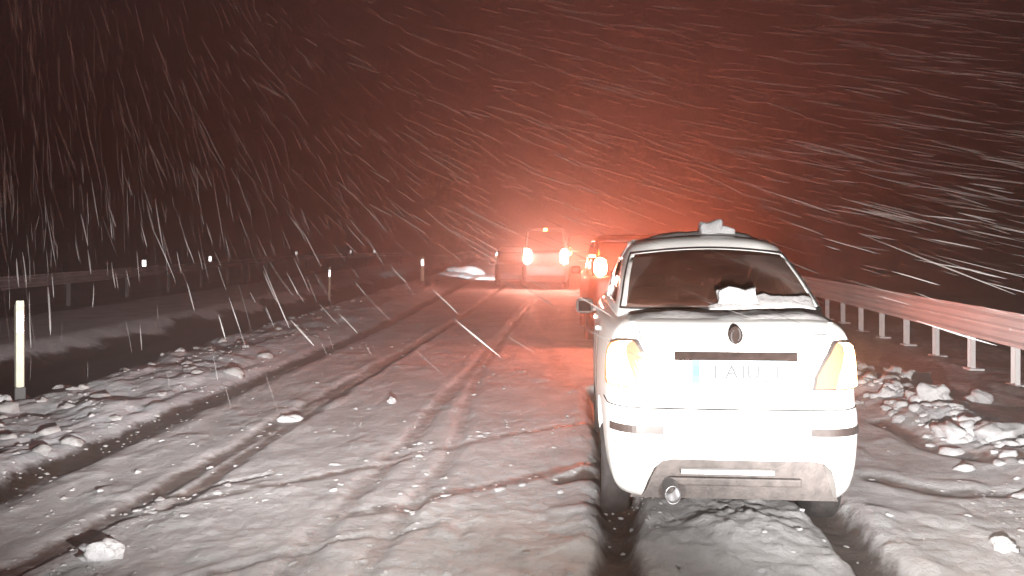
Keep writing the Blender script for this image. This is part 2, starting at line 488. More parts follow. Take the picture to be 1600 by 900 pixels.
def strip(name, a, b, ncol, Ys, material, label_kind='structure'):
    """a strip of land between two offsets from the road's axis"""
    t = np.linspace(0, 1, ncol + 1)
    U = a + (b - a) * t
    Xg = U[None, :] + (SLOPE * (Ys - 6.0))[:, None]
    Yg = np.repeat(Ys[:, None], ncol + 1, 1)
    z, d = terrain(Xg, Yg)
    V = np.stack([Xg, Yg, z], -1).reshape(-1, 3)
    nr, nc = len(Ys), ncol + 1
    i = np.arange(nr * nc).reshape(nr, nc)
    Fc = np.stack([i[:-1, :-1], i[:-1, 1:], i[1:, 1:], i[1:, :-1]], -1).reshape(-1, 4)
    me = mesh_np(name, V, Fc)
    at = me.attributes.new("dirt_shade", 'FLOAT', 'POINT')
    at.data.foreach_set("value", d.ravel().astype(np.float32))
    o = link(name, me, material, None, True)
    o["kind"] = label_kind
    return o

YS = rows(2.6, 150.0, 0.0062)
YS2 = rows(2.6, 150.0, 0.010)
strip("road", -3.62, 4.15, 400, YS, M['road_snow'])
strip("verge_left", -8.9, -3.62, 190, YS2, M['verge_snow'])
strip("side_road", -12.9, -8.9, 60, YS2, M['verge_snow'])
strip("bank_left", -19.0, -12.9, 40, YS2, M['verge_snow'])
strip("verge_right", 4.15, 14.0, 260, YS2, M['mud_snow'])

# the land beyond, one sheet out to the horizon (it lies lower than the roads' strips)
gx = np.concatenate([np.linspace(-240, -30, 22), np.linspace(-28, 28, 40), np.linspace(30, 240, 22)])
gy = np.concatenate([np.linspace(-40, 0, 8), np.linspace(2, 60, 40), np.linspace(64, 420, 40)])
GX, GY = np.meshgrid(gx, gy)
GZ = -1.30 + 0.25 * (fbm(GX * 0.05, GY * 0.05, 4, 201) - 0.5)
i = np.arange(GX.size).reshape(GX.shape)
gme = mesh_np("ground", np.stack([GX, GY, GZ], -1).reshape(-1, 3),
              np.stack([i[:-1, :-1], i[:-1, 1:], i[1:, 1:], i[1:, :-1]], -1).reshape(-1, 4))
ga = gme.attributes.new("dirt_shade", 'FLOAT', 'POINT')
ga.data.foreach_set("value", (0.35 + 0.9 * (fbm(GX * 0.08, GY * 0.08, 4, 207) - 0.5)).ravel().astype(np.float32))  # soil tone mixed in for the dark of unlit snow
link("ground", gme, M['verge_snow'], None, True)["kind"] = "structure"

def tz(x, y):
    z, _ = terrain(np.array([x]), np.array([y]))
    return float(z[0])

def rest(items):
    """drop (x, y) clods onto the land, a quarter sunk"""
    P = np.array([i[0][:2] for i in items]); z, _ = terrain(P[:, 0], P[:, 1])
    return [((i[0][0], i[0][1], float(zz) - i[1] * 0.12), i[1], i[2], i[3]) for i, zz in zip(items, z)]

# ------------------------------------------------------------------ snow clods
def ico(sub):
    bm = bmesh.new(); bmesh.ops.create_icosphere(bm, subdivisions=sub, radius=1.0)
    bm.verts.ensure_lookup_table()
    V = np.array([v.co[:] for v in bm.verts]); Fc = np.array([[v.index for v in f.verts] for f in bm.faces])
    bm.free(); return V, Fc
ICO1 = ico(1); ICO2 = ico(2); ICO3 = ico(3)

def clod_verts(c, r, seed, sq=(1, 1, 0.7), base=ICO2):
    V = base[0].copy()
    f = 1.7
    n = fbm(V[:, 0] * f + seed * 3.1 + V[:, 2] * 1.3, V[:, 1] * f + seed * 1.7 - V[:, 2], 3, seed) - 0.5
    n2 = vnoise(V[:, 0] * 4 + V[:, 2] * 3 + seed, V[:, 1] * 4 - V[:, 2] * 2, seed + 5) - 0.5
    V = V * (1 + 1.35 * n + 0.55 * n2)[:, None]
    V = np.sign(V) * np.abs(V) ** 0.85
    a = seed * 1.3
    ca, sa = math.cos(a), math.sin(a)
    V = V * np.array(sq) * r
    V = np.stack([V[:, 0] * ca - V[:, 1] * sa, V[:, 0] * sa + V[:, 1] * ca, V[:, 2]], -1)
    return V + np.array(c)

def clods(name, items, material, label=None, cat=None, base=None):
    items = rest(items)
    base = base or ICO2
    Vs, Fs, k = [], [], 0
    for (c, r, seed, sq) in items:
        v = clod_verts(c, r, seed, sq, base)
        Vs.append(v); Fs.append(base[1] + k); k += len(v)
    me = mesh_np(name, np.concatenate(Vs), np.concatenate(Fs))
    o = link(name, me, material, None, True)
    tag(o, label, cat, kind="stuff")
    return o

items = []
for k in range(620):
    Y = 6.2 * math.exp(random.random() * 1.4)
    q = random.gauss(0.22, 0.24)
    X = right_edge(Y) + q
    r = random.choice([0.02, 0.025, 0.03, 0.04, 0.05, 0.06, 0.08]) * (1 + 0.3 * random.random())
    items.append(((X, Y), r, k + 3, (1.2, 1, 0.75)))
clods("ploughed_snow", items, M['snow'], "ridge of ploughed snow lumps between white car and right guardrail", "snow")
items = []
for k in range(170):
    Y = 7.0 * math.exp(random.random() * 1.7)
    v = random.choice([random.gauss(1.7, 0.4), random.gauss(0.9, 0.5), random.gauss(2.0, 0.25)])
    X = left_edge(Y) - max(0.05, v)
    r = random.choice([0.02, 0.025, 0.03, 0.04, 0.05, 0.065, 0.085]) * (1 + 0.3 * random.random())
    items.append(((X, Y), r, k + 903, (1.2, 1, 0.75)))
clods("verge_snow_lumps", items, M['old_snow'], "loose snow lumps scattered along the left verge above the ditch", "snow")
items = []
for k in range(170):
    Y = 4.6 * math.exp(random.random() ** 1.2 * 1.6)
    X = left_edge(Y) + random.random() * 7.4
    r = random.choice([0.006, 0.008, 0.011, 0.014, 0.02]) * (1 + 0.4 * random.random())
    items.append(((X, Y), r, k + 2003, (1.3, 1, 0.7)))
for pts in ([(180, 795), (330, 765), (520, 728)], [(200, 815), (330, 790), (500, 755)], [(600, 800), (720, 775), (900, 735)], [(610, 705), (790, 672)]):
    P = pix_path(pts)
    for k in range(32):
        t = random.random() * (len(P) - 1); a = int(t); f = t - a
        X = P[a][0] * (1 - f) + P[a + 1][0] * f + random.gauss(0, .09); Y = P[a][1] * (1 - f) + P[a + 1][1] * f + random.gauss(0, .09)
        r = random.choice([0.006, 0.009, 0.013, 0.018, 0.03])
        items.append(((X, Y), r, k + 3003, (1.7, 1, 0.45)))
clods("road_snow_crumbs", items, M['snow'], "crumbs of churned snow strewn between the wheel ruts", "snow")

# fine grit of broken snow, thickest where wheels have churned it
n = 16000
gY = 4.5 * np.exp(RNG.random(n) ** 1.15 * math.log(16 / 4.5)); gX = left_edge(gY) - 1.6 + RNG.random(n) * 10.2
dens = smooth(0.50, 0.66, fbm(gX * 1.1, gY * 0.8, 4, 301)) + 1.2 * np.exp(-(((gX - 1.5) / 2.4) ** 2 + ((gY - 5.0) / 0.9) ** 2)) * smooth(0.42, 0.6, fbm(gX * 2, gY * 2, 3, 305))
dens += 1.0 * smooth(left_edge(gY) + 0.1, left_edge(gY) - 0.9, gX) + 0.8 * smooth(right_edge(gY) - 0.6, right_edge(gY) + 0.2, gX)
sel = np.nonzero(RNG.random(n) < dens * 0.24)[0][:2400]
items = [((float(gX[j]), float(gY[j])), float(np.exp(RNG.normal(math.log(0.0085), 0.45)) * (0.75 + 0.05 * gY[j])), int(j % 97) + 1, (1.3, 1, 0.7)) for j in sel]
clods("broken_snow", items, M['old_snow'], "fine broken snow grains churned up over road and verges", "snow", ICO1)

def clod_thing(px, py, r, sq, seed, label, group=None):
    x, y = ground(px, py)
    z = tz(x, y)
    V = clod_verts((0, 0, 0), r, seed, sq, ICO3)
    me = mesh_np("snow_clod", V, ICO3[1])
    o = link("snow_clod", me, M['snow'], None, True)
    o.location = (x, y, z + r * sq[2] * 0.45)
    tag(o, label, "snow clod", group or "loose snow clods on the road and verges")
    return o
clod_thing(157, 872, 0.085, (1.3, 0.8, 0.75), 5, "pale broken snow clod in the road at the bottom left corner")
clod_thing(1530, 628, 0.105, (1.2, 0.9, 0.8), 9, "lone snow clod on the muddy verge below the right guardrail")
clod_thing(1430, 605, 0.13, (1.4, 0.8, 0.8), 12, "large snow clod on the ridge just right of the car's tail lamp")
clod_thing(1395, 600, 0.12, (1.2, 0.8, 0.9), 15, "snow clod beside the right tail lamp, nearest the white car")
clod_thing(1462, 650, 0.13, (1.1, 0.8, 0.9), 19, "rounded snow clod in the middle of the ploughed ridge")
clod_thing(1480, 690, 0.14, (1.5, 0.8, 0.6), 23, "flat wide snow clod at the foot of the ploughed ridge")
clod_thing(1560, 700, 0.17, (1.6, 0.9, 0.65), 27, "broad snow clod at the right edge of the photograph")
clod_thing(1570, 860, 0.06, (1.2, 0.8, 0.8), 31, "small snow clod in the bottom right corner")
clod_thing(612, 630, 0.05, (1.1, 0.8, 0.8), 35, "small snow clod between the ruts in the middle of the road")
clod_thing(452, 655, 0.07, (1.7, 0.7, 0.6), 39, "thin snow clod on the crest between the two left ruts")
clod_thing(5, 655, 0.10, (1.0, 0.8, 0.8), 43, "snow clod at the foot of the near delineator post")

# ------------------------------------------------------------------ cars
def pchip(zs, vs, z):
    zs = np.array(zs, float); vs = np.array(vs, float)
    h = np.diff(zs); d = np.diff(vs) / h
    m = np.zeros_like(vs)
    m[0], m[-1] = d[0], d[-1]
    for k in range(1, len(vs) - 1):
        m[k] = 0 if d[k - 1] * d[k] <= 0 else 2 * d[k - 1] * d[k] / (d[k - 1] + d[k])
    k = int(np.clip(np.searchsorted(zs, z) - 1, 0, len(h) - 1))
    t = (z - zs[k]) / h[k]
    return ((2 * t ** 3 - 3 * t ** 2 + 1) * vs[k] + (t ** 3 - 2 * t ** 2 + t) * h[k] * m[k]
            + (-2 * t ** 3 + 3 * t ** 2) * vs[k + 1] + (t ** 3 - t ** 2) * h[k] * m[k + 1])

class Shell:
    """closed plan outlines stacked by height: rows of (z, half width, rear y, front y, rear radius, front radius, bow)"""
    NR, NC, NS = 6, 9, 26
    def __init__(self, table, bulge=0.035, crown=0.0):
        self.T = np.array(table, float); self.bulge = bulge; self.crown = crown
    def par(self, z):
        z = min(max(z, self.T[0, 0]), self.T[-1, 0])
        return [pchip(self.T[:, 0], self.T[:, k], z) for k in range(1, self.T.shape[1])]
    def half(self, z):
        hw, yr, yf, rr, rf, bow = self.par(z)
        pts = []
        for k in range(self.NR + 1):
            x = (hw - rr) * k / self.NR
            pts.append((x, yr))
        for k in range(1, self.NC + 1):
            a = math.pi / 2 * k / self.NC
            pts.append((hw - rr + rr * math.sin(a), yr + rr - rr * math.cos(a)))
        ys, ye = yr + rr, yf - rf
        for k in range(1, self.NS + 1):
            pts.append((hw, ys + (ye - ys) * k / self.NS))
        for k in range(1, self.NC + 1):
            a = math.pi / 2 * k / self.NC
            pts.append((hw - rf + rf * math.cos(a), yf - rf + rf * math.sin(a)))
        for k in range(1, self.NR + 1):
            pts.append(((hw - rf) * (1 - k / self.NR), yf))
        out = []
        ym = (yr + yf) / 2; hl = (yf - yr) / 2
        for x, y in pts:
            tap = 1 - self.bulge * 2.2 * abs((y - ym) / hl) ** 3
            yy = y + bow * (x / hw) ** 2 * (1 if y < ym else -1)
            cz = self.crown * (x / 0.6) ** 2 * (z - self.T[0, 0]) / (self.T[-1, 0] - self.T[0, 0])
            out.append((x * tap, yy, z - cz))
        return out
    def ring(self, z):
        h = self.half(z)
        left = [(-x, y, zz) for x, y, zz in h[1:-1]][::-1]
        return h + left            # starts at rear centre, runs over the right side to the front and back on the left
    def at(self, z, s, side=1):
        """point at arc length s (metres from the rear centre line) on one side"""
        h = self.half(z); acc = 0.0
        for a, b in zip(h[:-1], h[1:]):
            L = math.dist(a, b)
            if acc + L >= s:
                f = (s - acc) / L
                p = [a[i] + (b[i] - a[i]) * f for i in range(3)]
                t = Vector((b[0] - a[0], b[1] - a[1], 0)).normalized()
                n = Vector((t.y, -t.x, 0))
                return Vector((side * p[0], p[1], p[2])), Vector((side * n.x, n.y, 0))
            acc += L
        return Vector((side * h[-1][0], h[-1][1], z)), Vector((0, 1, 0))
    def mesh(self, name, zs, cut=None):
        rings = [self.ring(z) for z in zs]
        n = len(rings[0])
        bm = bmesh.new()
        R = [[bm.verts.new(p) for p in r] for r in rings]
        for i in range(len(R) - 1):
            for k in range(n):
                k2 = (k + 1) % n
                if cut and cut(rings[i], rings[i + 1], k, k2):
                    continue
                bm.faces.new((R[i][k], R[i][k2], R[i + 1][k2], R[i + 1][k]))
        if not cut:
            bm.faces.new(R[0][::-1])
        bm.faces.new(R[-1])
        bmesh.ops.recalc_face_normals(bm, faces=bm.faces)
        me = bpy.data.meshes.new(name); bm.to_mesh(me); bm.free()
        return me

def patch(name, shell, rows_, ncol, off, material, parent, side=1, thick=0.012):
    """a panel on a shell: rows_ = [(z, s0, s1)], offset outwards, with an edge that returns to the body"""
    bm = bmesh.new()
    G = []
    for z, s0, s1 in rows_:
        line = []
        for k in range(ncol + 1):
            s = s0 + (s1 - s0) * k / ncol
            sd = side if s >= 0 else -side
            p, nrm = shell.at(z, abs(s), sd)
            line.append((p, nrm))
        G.append(line)
    nr = len(G)
    out = [[bm.verts.new(p + nrm * off) for p, nrm in l] for l in G]
    inn = [[bm.verts.new(p + nrm * (off - thick)) for p, nrm in l] for l in G]
    for i in range(nr - 1):
        for k in range(ncol):
            bm.faces.new((out[i][k], out[i][k + 1], out[i + 1][k + 1], out[i + 1][k]))
            bm.faces.new((inn[i][k], inn[i + 1][k], inn[i + 1][k + 1], inn[i][k + 1]))
    for i in range(nr - 1):
        for k in (0, ncol):
            bm.faces.new((out[i][k], out[i + 1][k], inn[i + 1][k], inn[i][k]))
    for k in range(ncol):
        for i in (0, nr - 1):
            bm.faces.new((out[i][k], inn[i][k], inn[i][k + 1], out[i][k + 1]))
    return bm_obj(name, bm, material, parent, False)

class Joined:
    def __init__(self, a, b, z): self.a, self.b, self.z = a, b, z
    def at(self, z, s, side=1): return (self.a if z <= self.z else self.b).at(z, s, side)

def boolean_cut(me, cutters):
    """subtract closed meshes from a closed mesh"""
    ob = bpy.data.objects.new("cut_base", me); COL.objects.link(ob)
    tmp = []
    for c in cutters:
        co = bpy.data.objects.new("cutter", c); COL.objects.link(co); tmp.append(co)
        md = ob.modifiers.new("cut", 'BOOLEAN'); md.operation = 'DIFFERENCE'; md.solver = 'EXACT'; md.object = co
    dg = bpy.context.evaluated_depsgraph_get()
    new = bpy.data.meshes.new_from_object(ob.evaluated_get(dg))
    for o in tmp + [ob]:
        bpy.data.objects.remove(o, do_unlink=True)
    return new

def cyl_mesh(c, r, w, n=28, squash=1.0):
    bm = bmesh.new()
    add_tube(bm, [(c[0] - w / 2, c[1], c[2]), (c[0] + w / 2, c[1], c[2])], r, n)
    for v in bm.verts:
        v.co.z = c[2] + (v.co.z - c[2]) * squash
    bmesh.ops.recalc_face_normals(bm, faces=bm.faces)
    me = bpy.data.meshes.new("c"); bm.to_mesh(me); bm.free(); return me

def prism_mesh(poly, y0, y1):
    bm = bmesh.new()
    a = [bm.verts.new((x, y0, z)) for x, z in poly]; b = [bm.verts.new((x, y1, z)) for x, z in poly]
    n = len(poly)
    bm.faces.new(a); bm.faces.new(b[::-1])
    for k in range(n):
        bm.faces.new((a[k], b[k], b[(k + 1) % n], a[(k + 1) % n]))
    bmesh.ops.recalc_face_normals(bm, faces=bm.faces)
    me = bpy.data.meshes.new("p"); bm.to_mesh(me); bm.free(); return me

def wheel(parent, c, r, w, side):
    bm = bmesh.new()
    prof = [(-.5, .62), (-.5, .90), (-.40, .975), (-.2, 1.0), (.2, 1.0), (.40, .975), (.5, .90), (.5, .62)]
    n = 36; R = []
    for k in range(n):
        a = 2 * math.pi * k / n
        tread = 0.988 if k % 2 else 1.0
        R.append([bm.verts.new((u * w, math.cos(a) * r * q * (tread if q > .95 else 1), math.sin(a) * r * q * (tread if q > .95 else 1))) for u, q in prof])
    for k in range(n):
        for j in range(len(prof) - 1):
            bm.faces.new((R[k][j], R[(k + 1) % n][j], R[(k + 1) % n][j + 1], R[k][j + 1]))
    wh = bm_obj("wheel", bm, M['tyre'], parent, True)
    wh.location = c
    bm = bmesh.new()
    add_tube(bm, [(side * w * .30, 0, 0), (side * w * .42, 0, 0)], r * .30, 20)
    for k in range(5):
        a = 2 * math.pi * k / 5
        add_box(bm, (side * w * .36, math.cos(a) * r * .42, math.sin(a) * r * .42), (w * .12, r * .42, r * .14), Matrix.Rotation(a, 3, 'X'))
    add_tube(bm, [(-w * .45, 0, 0), (w * .30, 0, 0)], r * .63, 24)
    bm_obj("rim", bm, M['rim'], wh)
    return wh

def text_mesh(name, body, size, material, parent, loc, depth=0.001, sx=1.0):
    c = bpy.data.curves.new(name, 'FONT'); c.body = body; c.size = size; c.extrude = depth
    c.align_x = 'CENTER'; c.align_y = 'CENTER'
    o = bpy.data.objects.new("txt", c); COL.objects.link(o)
    dg = bpy.context.evaluated_depsgraph_get()
    me = bpy.data.meshes.new_from_object(o.evaluated_get(dg))
    bpy.data.objects.remove(o, do_unlink=True)
    t = link(name, me, material, parent)
    t.location = loc; t.rotation_euler = (math.radians(90), 0, 0); t.scale = (sx, 1, 1)
    return t

def window_cut(sh, zlo, zhi, spans):
    """spans: list of (test on mid point of a face, zlo, zhi)"""
    def f(r0, r1, k, k2):
        zc = (r0[0][2] + r1[0][2]) / 2
        x = (r0[k][0] + r0[k2][0] + r1[k][0] + r1[k2][0]) / 4; y = (r0[k][1] + r0[k2][1] + r1[k][1] + r1[k2][1]) / 4
        return any(a <= zc <= b and t(x, y, zc) for t, a, b in spans)
    return f

def solid(o, t):
    md = o.modifiers.new("wall", 'SOLIDIFY'); md.thickness = t; md.offset = -1
    return o

# ---------------- the white saloon
def white_car():
    root = empty("saloon_car", CAR_O, CAR_YAW)
    tag(root, "white snow-dusted saloon seen from behind, glaring in the headlight beam", "car")
    B = Shell([
        # z,   hw,   yr,   yf,   rr,  rf,  bow
        (0.25, 0.72, 0.20, 4.35, .16, .3, .03),
        (0.28, 0.78, 0.10, 4.45, .19, .3, .03),
        (0.36, 0.82, 0.04, 4.52, .21, .3, .03),
        (0.50, 0.845, 0.005, 4.55, .22, .3, .03),
        (0.64, 0.855, 0.000, 4.56, .22, .3, .03),
        (0.76, 0.860, 0.005, 4.56, .22, .3, .03),
        (0.83, 0.860, 0.020, 4.56, .22, .3, .03),
        (0.88, 0.858, 0.055, 4.55, .22, .3, .03),
        (0.98, 0.856, 0.066, 4.53, .22, .3, .03),
        (1.14, 0.846, 0.066, 4.48, .22, .3, .03),
        (1.26, 0.828, 0.075, 4.38, .22, .3, .03),
        (1.335, 0.800, 0.090, 4.20, .22, .3, .03),
        (1.378, 0.765, 0.115, 3.95, .22, .3, .03),
        (1.408, 0.730, 0.170, 3.70, .22, .3, .03),
        (1.430, 0.690, 0.300, 3.55, .22, .3, .03),
    ])
    zs = [0.25, 0.265, 0.28, 0.32, 0.36, 0.42, 0.50, 0.57, 0.64, 0.70, 0.76, 0.80, 0.83, 0.85, 0.865, 0.88, 0.92, 0.98, 1.06, 1.14,
          1.21, 1.26, 1.30, 1.335, 1.36, 1.378, 1.395, 1.408, 1.42, 1.430]
    body = B.mesh("body", zs)
    cut = [cyl_mesh((sx * 0.80, yy, 0.36), 0.42, 0.44) for sx in (-1, 1) for yy in (0.95, 3.62)]
    # the open mouth under the bumper
    cut.append(prism_mesh([(-.66, .10), (-.60, .26), (-.56, .40), (-.52, .49), (-.47, .535), (-.40, .55), (.47, .55), (.54, .535), (.59, .49), (.62, .40), (.66, .26), (.72, .10)], -0.3, 0.34))
    body = boolean_cut(body, cut)
    bo = link("body", body, M['paint'], root)
    body.polygons.foreach_set("use_smooth", [True] * len(body.polygons))
    try:
        body.set_sharp_from_angle(angle=math.radians(38))
    except Exception:
        pass
    # cabin: an open shell of pillars and roof
    C = Shell([
        (1.40, 0.750, 0.46, 3.60, .20, .25, .05),
        (1.46, 0.742, 0.53, 3.50, .20, .25, .05),
        (1.55, 0.722, 0.65, 3.30, .20, .25, .05),
        (1.68, 0.694, 0.85, 2.98, .20, .25, .05),
        (1.80, 0.658, 1.06, 2.68, .20, .25, .05),
        (1.88, 0.625, 1.20, 2.46, .20, .25, .05),
        (1.935, 0.592, 1.265, 2.30, .20, .22, .04),
        (1.970, 0.535, 1.345, 2.15, .18, .18, .03),
        (1.990, 0.420, 1.500, 2.00, .12, .12, .02),
    ], bulge=0.02, crown=0.055)
    cz = [1.40, 1.43, 1.46, 1.475, 1.49, 1.52, 1.55, 1.60, 1.64, 1.68, 1.72, 1.76, 1.80, 1.83, 1.855, 1.875, 1.89, 1.91, 1.935, 1.95, 1.97, 1.98, 1.99]
    def is_rear(x, y, z):
        hw, yr, yf, rr, rf, bow = C.par(z)
        return y < yr + 0.13 and abs(x) < hw - 0.055
    def is_front(x, y, z):
        hw, yr, yf, rr, rf, bow = C.par(z)
        return y > yf - 0.16 and abs(x) < hw - 0.06
    def is_side(x, y, z):
        hw, yr, yf, rr, rf, bow = C.par(z)
        return abs(x) > hw - 0.045 and yr + 0.42 < y < yf - 0.36 and not (1.93 < y < 2.03)
    cm = C.mesh("roof", cz, window_cut(C, 0, 0, [(is_rear, 1.475, 1.875), (is_front, 1.49, 1.875), (is_side, 1.49, 1.83)]))
    roof = link("roof", cm, M['paint'], root, True)
    solid(roof, 0.025)
    def rowz(z0, z1, n): return [z0 + (z1 - z0) * k / n for k in range(n + 1)]
    def arc_to(z, ycut=None, xin=0.05):
        hw, yr, yf, rr, rf, bow = C.par(z)
        return hw - rr + rr * 1.10
    rw = patch("rear_window", C, [(z, -arc_to(z), arc_to(z)) for z in rowz(1.470, 1.885, 10)], 28, -0.004, M['film_glass'], root, thick=0.004)
    rw.data.polygons.foreach_set("use_smooth", [True] * len(rw.data.polygons))
    # black seal round the glass
    bm = bmesh.new()
    for sgn in (-1, 1):
        pts = []
        for z in rowz(1.470, 1.885, 12):
            p, nrm = C.at(z, arc_to(z), sgn); pts.append(p + nrm * 0.004)
        add_tube(bm, pts, 0.008, 6)
    for z in (1.470, 1.885):
        pts = []
        for k in range(25):
            s = -arc_to(z) + 2 * arc_to(z) * k / 24
            p, nrm = C.at(z, abs(s), 1 if s >= 0 else -1); pts.append(p + nrm * 0.004)
        add_tube(bm, pts, 0.008, 6)
    bm_obj("window_seal", bm, M['black'], rw)
    for sgn in (-1, 1):
        def srows(a, b):
            out = []
            for z in rowz(1.485, 1.835, 6):
                hw, yr, yf, rr, rf, bow = C.par(z)
                base = (hw - rr) + rr * math.pi / 2
                y0 = max(a, yr + 0.40); y1 = min(b, yf - 0.34)
                out.append((z, base + (y0 - yr - rr), base + (y1 - yr - rr)))
            return out
        patch("side_window", C, srows(0, 1.96), 8, -0.006, M['glass'], root, sgn, 0.004)
        patch("side_window", C, srows(2.02, 9), 8, -0.006, M['glass'], root, sgn, 0.004)
    wrows = []
    for z in rowz(1.485, 1.88, 8):
        h = C.half(z); L = sum(math.dist(a, b) for a, b in zip(h[:-1], h[1:]))
        hw, yr, yf, rr, rf, bow = C.par(z)
        wrows.append((z, L - (hw - rf) - rf * 0.9, L - 1e-4))
    for sgn in (-1, 1):
        patch("windscreen", C, wrows, 10, -0.006, M['snow_glass'], root, sgn, 0.004)
    # parcel shelf and seats behind the glass
    bm = bmesh.new(); add_box(bm, (0, 0.95, 1.40), (1.2, 0.75, 0.03), bevel=.01); bm_obj("parcel_shelf", bm, M['seat'], root)
    for x in (-0.36, 0.36):
        bm = bmesh.new()
        add_box(bm, (x, 2.12, 1.36), (0.46, 0.14, 0.36), bevel=.05)
        add_box(bm, (x, 2.12, 1.585), (0.24, 0.09, 0.12), bevel=.04)
        bm_obj("seat", bm, M['seat'], root, True)
    # tail lamps, wrapped round the corners
    prof = [  # z, inner s, outer s
        (0.985, .480, .960), (1.02, .488, .985), (1.07, .495, 1.00), (1.12, .520, 1.00), (1.17, .545, 0.995), (1.22, .575, 0.965), (1.265, .598, 0.90), (1.290, .612, 0.80), (1.300, .625, 0.70)]
    for sgn in (-1, 1):
        lamp = patch("tail_lamp", B, prof, 14, 0.010, M['moulding'], root, sgn, 0.03)
        pin = [(0.998 + (z - 0.985) * 0.92, a + .018, b - .018) for z, a, b in prof]
        mid = [(z, a + (b - a) * 0.30, a + (b - a) * 0.80) for z, a, b in pin]
        inner = [(z, a, a + (b - a) * 0.29) for z, a, b in pin]
        outer = [(z, a + (b - a) * 0.81, b) for z, a, b in pin]
        patch("brake_lens", B, mid, 8, 0.020, M['tail_lens'], lamp, sgn, 0.02)
        patch("reversing_lens", B, inner, 5, 0.017, M['red_lens'], lamp, sgn, 0.02)
        patch("indicator_lens", B, outer, 5, 0.017, M['amber_lens'], lamp, sgn, 0.02)
    # boot lid seam, garnish, plate, emblem, badge
    bm = bmesh.new()
    for sgn in (-1, 1):
        pts = [B.at(z, s, sgn)[0] + Vector((0, -0.001, 0)) for z, s in ((0.90, .44), (0.985, .465), (1.07, .480), (1.17, .53), (1.30, .60), (1.35, .61))]
        add_tube(bm, pts, 0.004, 6)
    pts = [B.at(0.895, abs(s), 1 if s > 0 else -1)[0] + Vector((0, -0.001, 0)) for s in np.linspace(-.44, .44, 16)]
    add_tube(bm, pts, 0.004, 6)
    bm_obj("boot_seam", bm, M['seam'], root)
    bm = bmesh.new()
    pts = [B.at(0.862, abs(q_), 1 if q_ > 0 else -1) for q_ in np.linspace(-1.15, 1.15, 40)]
    add_tube(bm, [p_ + n_ * 0.001 for p_, n_ in pts], 0.005, 6)
    bm_obj("bumper_seam", bm, M['seam'], root)
    garn = patch("boot_garnish", B, [(z, -.385, .385) for z in (1.172, 1.19, 1.21, 1.226)], 20, 0.022, M['matt_dark'], root, 1, 0.03)
    pl = empty("number_plate"); pl.parent = root
    bm = bmesh.new(); add_box(bm, (0.02, 0.040, 1.10), (0.60, 0.014, 0.155), bevel=.006); bm_obj("plate_panel", bm, M['plate'], pl)
    bm = bmesh.new(); add_box(bm, (-0.255, 0.0315, 1.10), (0.048, 0.004, 0.150)); bm_obj("blue_band", bm, M['plate_blue'], pl)
    bm = bmesh.new(); add_box(bm, (-0.252, 0.0285, 1.11), (0.036, 0.003, 0.062)); bm_obj("turquoise_mark", bm, M['plate_green'], pl)
    for ch, xx in zip("IAIUJI", (-0.13, -0.03, 0.045, 0.105, 0.19, 0.255)):
        text_mesh("plate_letter", ch, 0.125, M['plate_ink'], pl, (xx, 0.032, 1.10), sx=1.0)
    bm = bmesh.new()
    add_tube(bm, [(0, 0.075, 1.335), (0, 0.058, 1.335)], 0.046, 24)
    em = bm_obj("emblem", bm, M['matt_dark'], root)
    for v in em.data.vertices: v.co.z = 1.335 + (v.co.z - 1.335) * 1.25
    bm = bmesh.new()
    for sgn in (-1, 1):
        pts = [(sgn * (0.010 + 0.018 * math.sin(a)), 0.056, 1.335 + sgn * 0.006 + 0.040 * math.cos(a)) for a in np.linspace(0.2, 2.9, 10)]
        add_tube(bm, pts, 0.005, 6)
    bm_obj("emblem_swirl", bm, M['rim'], em)
    bm = bmesh.new(); add_box(bm, (0.52, 0.078, 1.335), (0.11, 0.01, 0.016), bevel=.003); bm_obj("model_badge", bm, M['rim'], root)
    # bumper: mouldings left and right, thin line between, reflectors
    for a, b in ((-.86, -.46), (.46, .86)):
        patch("bumper_moulding", B, [(z, a, b) for z in (0.705, 0.72, 0.735, 0.75, 0.755)], 14, 0.008, M['moulding'], root, 1, 0.02)
    patch("bumper_line", B, [(z, -.47, .47) for z in (0.727, 0.734)], 18, 0.004, M['grime'], root, 1, 0.012)
    # valance in the mouth, cross member, exhaust
    bm = bmesh.new()
    poly = [(-.66, .235), (-.60, .40), (-.54, .56), (.56, .56), (.62, .40), (.69, .235)]
    a = [bm.verts.new((x, 0.24, z)) for x, z in poly]; b = [bm.verts.new((x, 0.33, z)) for x, z in poly]
    bm.faces.new(a); bm.faces.new(b[::-1])
    for k in range(6): bm.faces.new((a[k], b[k], b[(k + 1) % 6], a[(k + 1) % 6]))
    bm_obj("valance", bm, M['grime'], root)
    bm = bmesh.new(); add_box(bm, (-0.03, 0.205, 0.425), (0.60, 0.06, 0.028), bevel=.006); bm_obj("towing_bar", bm, M['steel'], root)
    bm = bmesh.new(); add_box(bm, (0.02, 0.215, 0.355), (0.86, 0.04, 0.055), bevel=.012); bm_obj("valance_lip", bm, M['grime'], root)
    bm = bmesh.new()
    # open tail pipe
    for r0, r1, y0, y1 in ((0.052, 0.052, 0.02, 0.45),):
        n = 20
        ro = [[bm.verts.new((-0.40 + r * math.cos(2 * math.pi * k / n), y, 0.315 + 1.2 * r * math.sin(2 * math.pi * k / n))) for k in range(n)] for r, y in ((0.052, 0.45), (0.052, 0.02), (0.043, 0.02), (0.041, 0.40))]
        for j in range(3):
            for k in range(n):
                bm.faces.new((ro[j][k], ro[j][(k + 1) % n], ro[j + 1][(k + 1) % n], ro[j + 1][k]))
        bm.faces.new(ro[3])
    bm_obj("exhaust_pipe", bm, M['rim'], root, True)
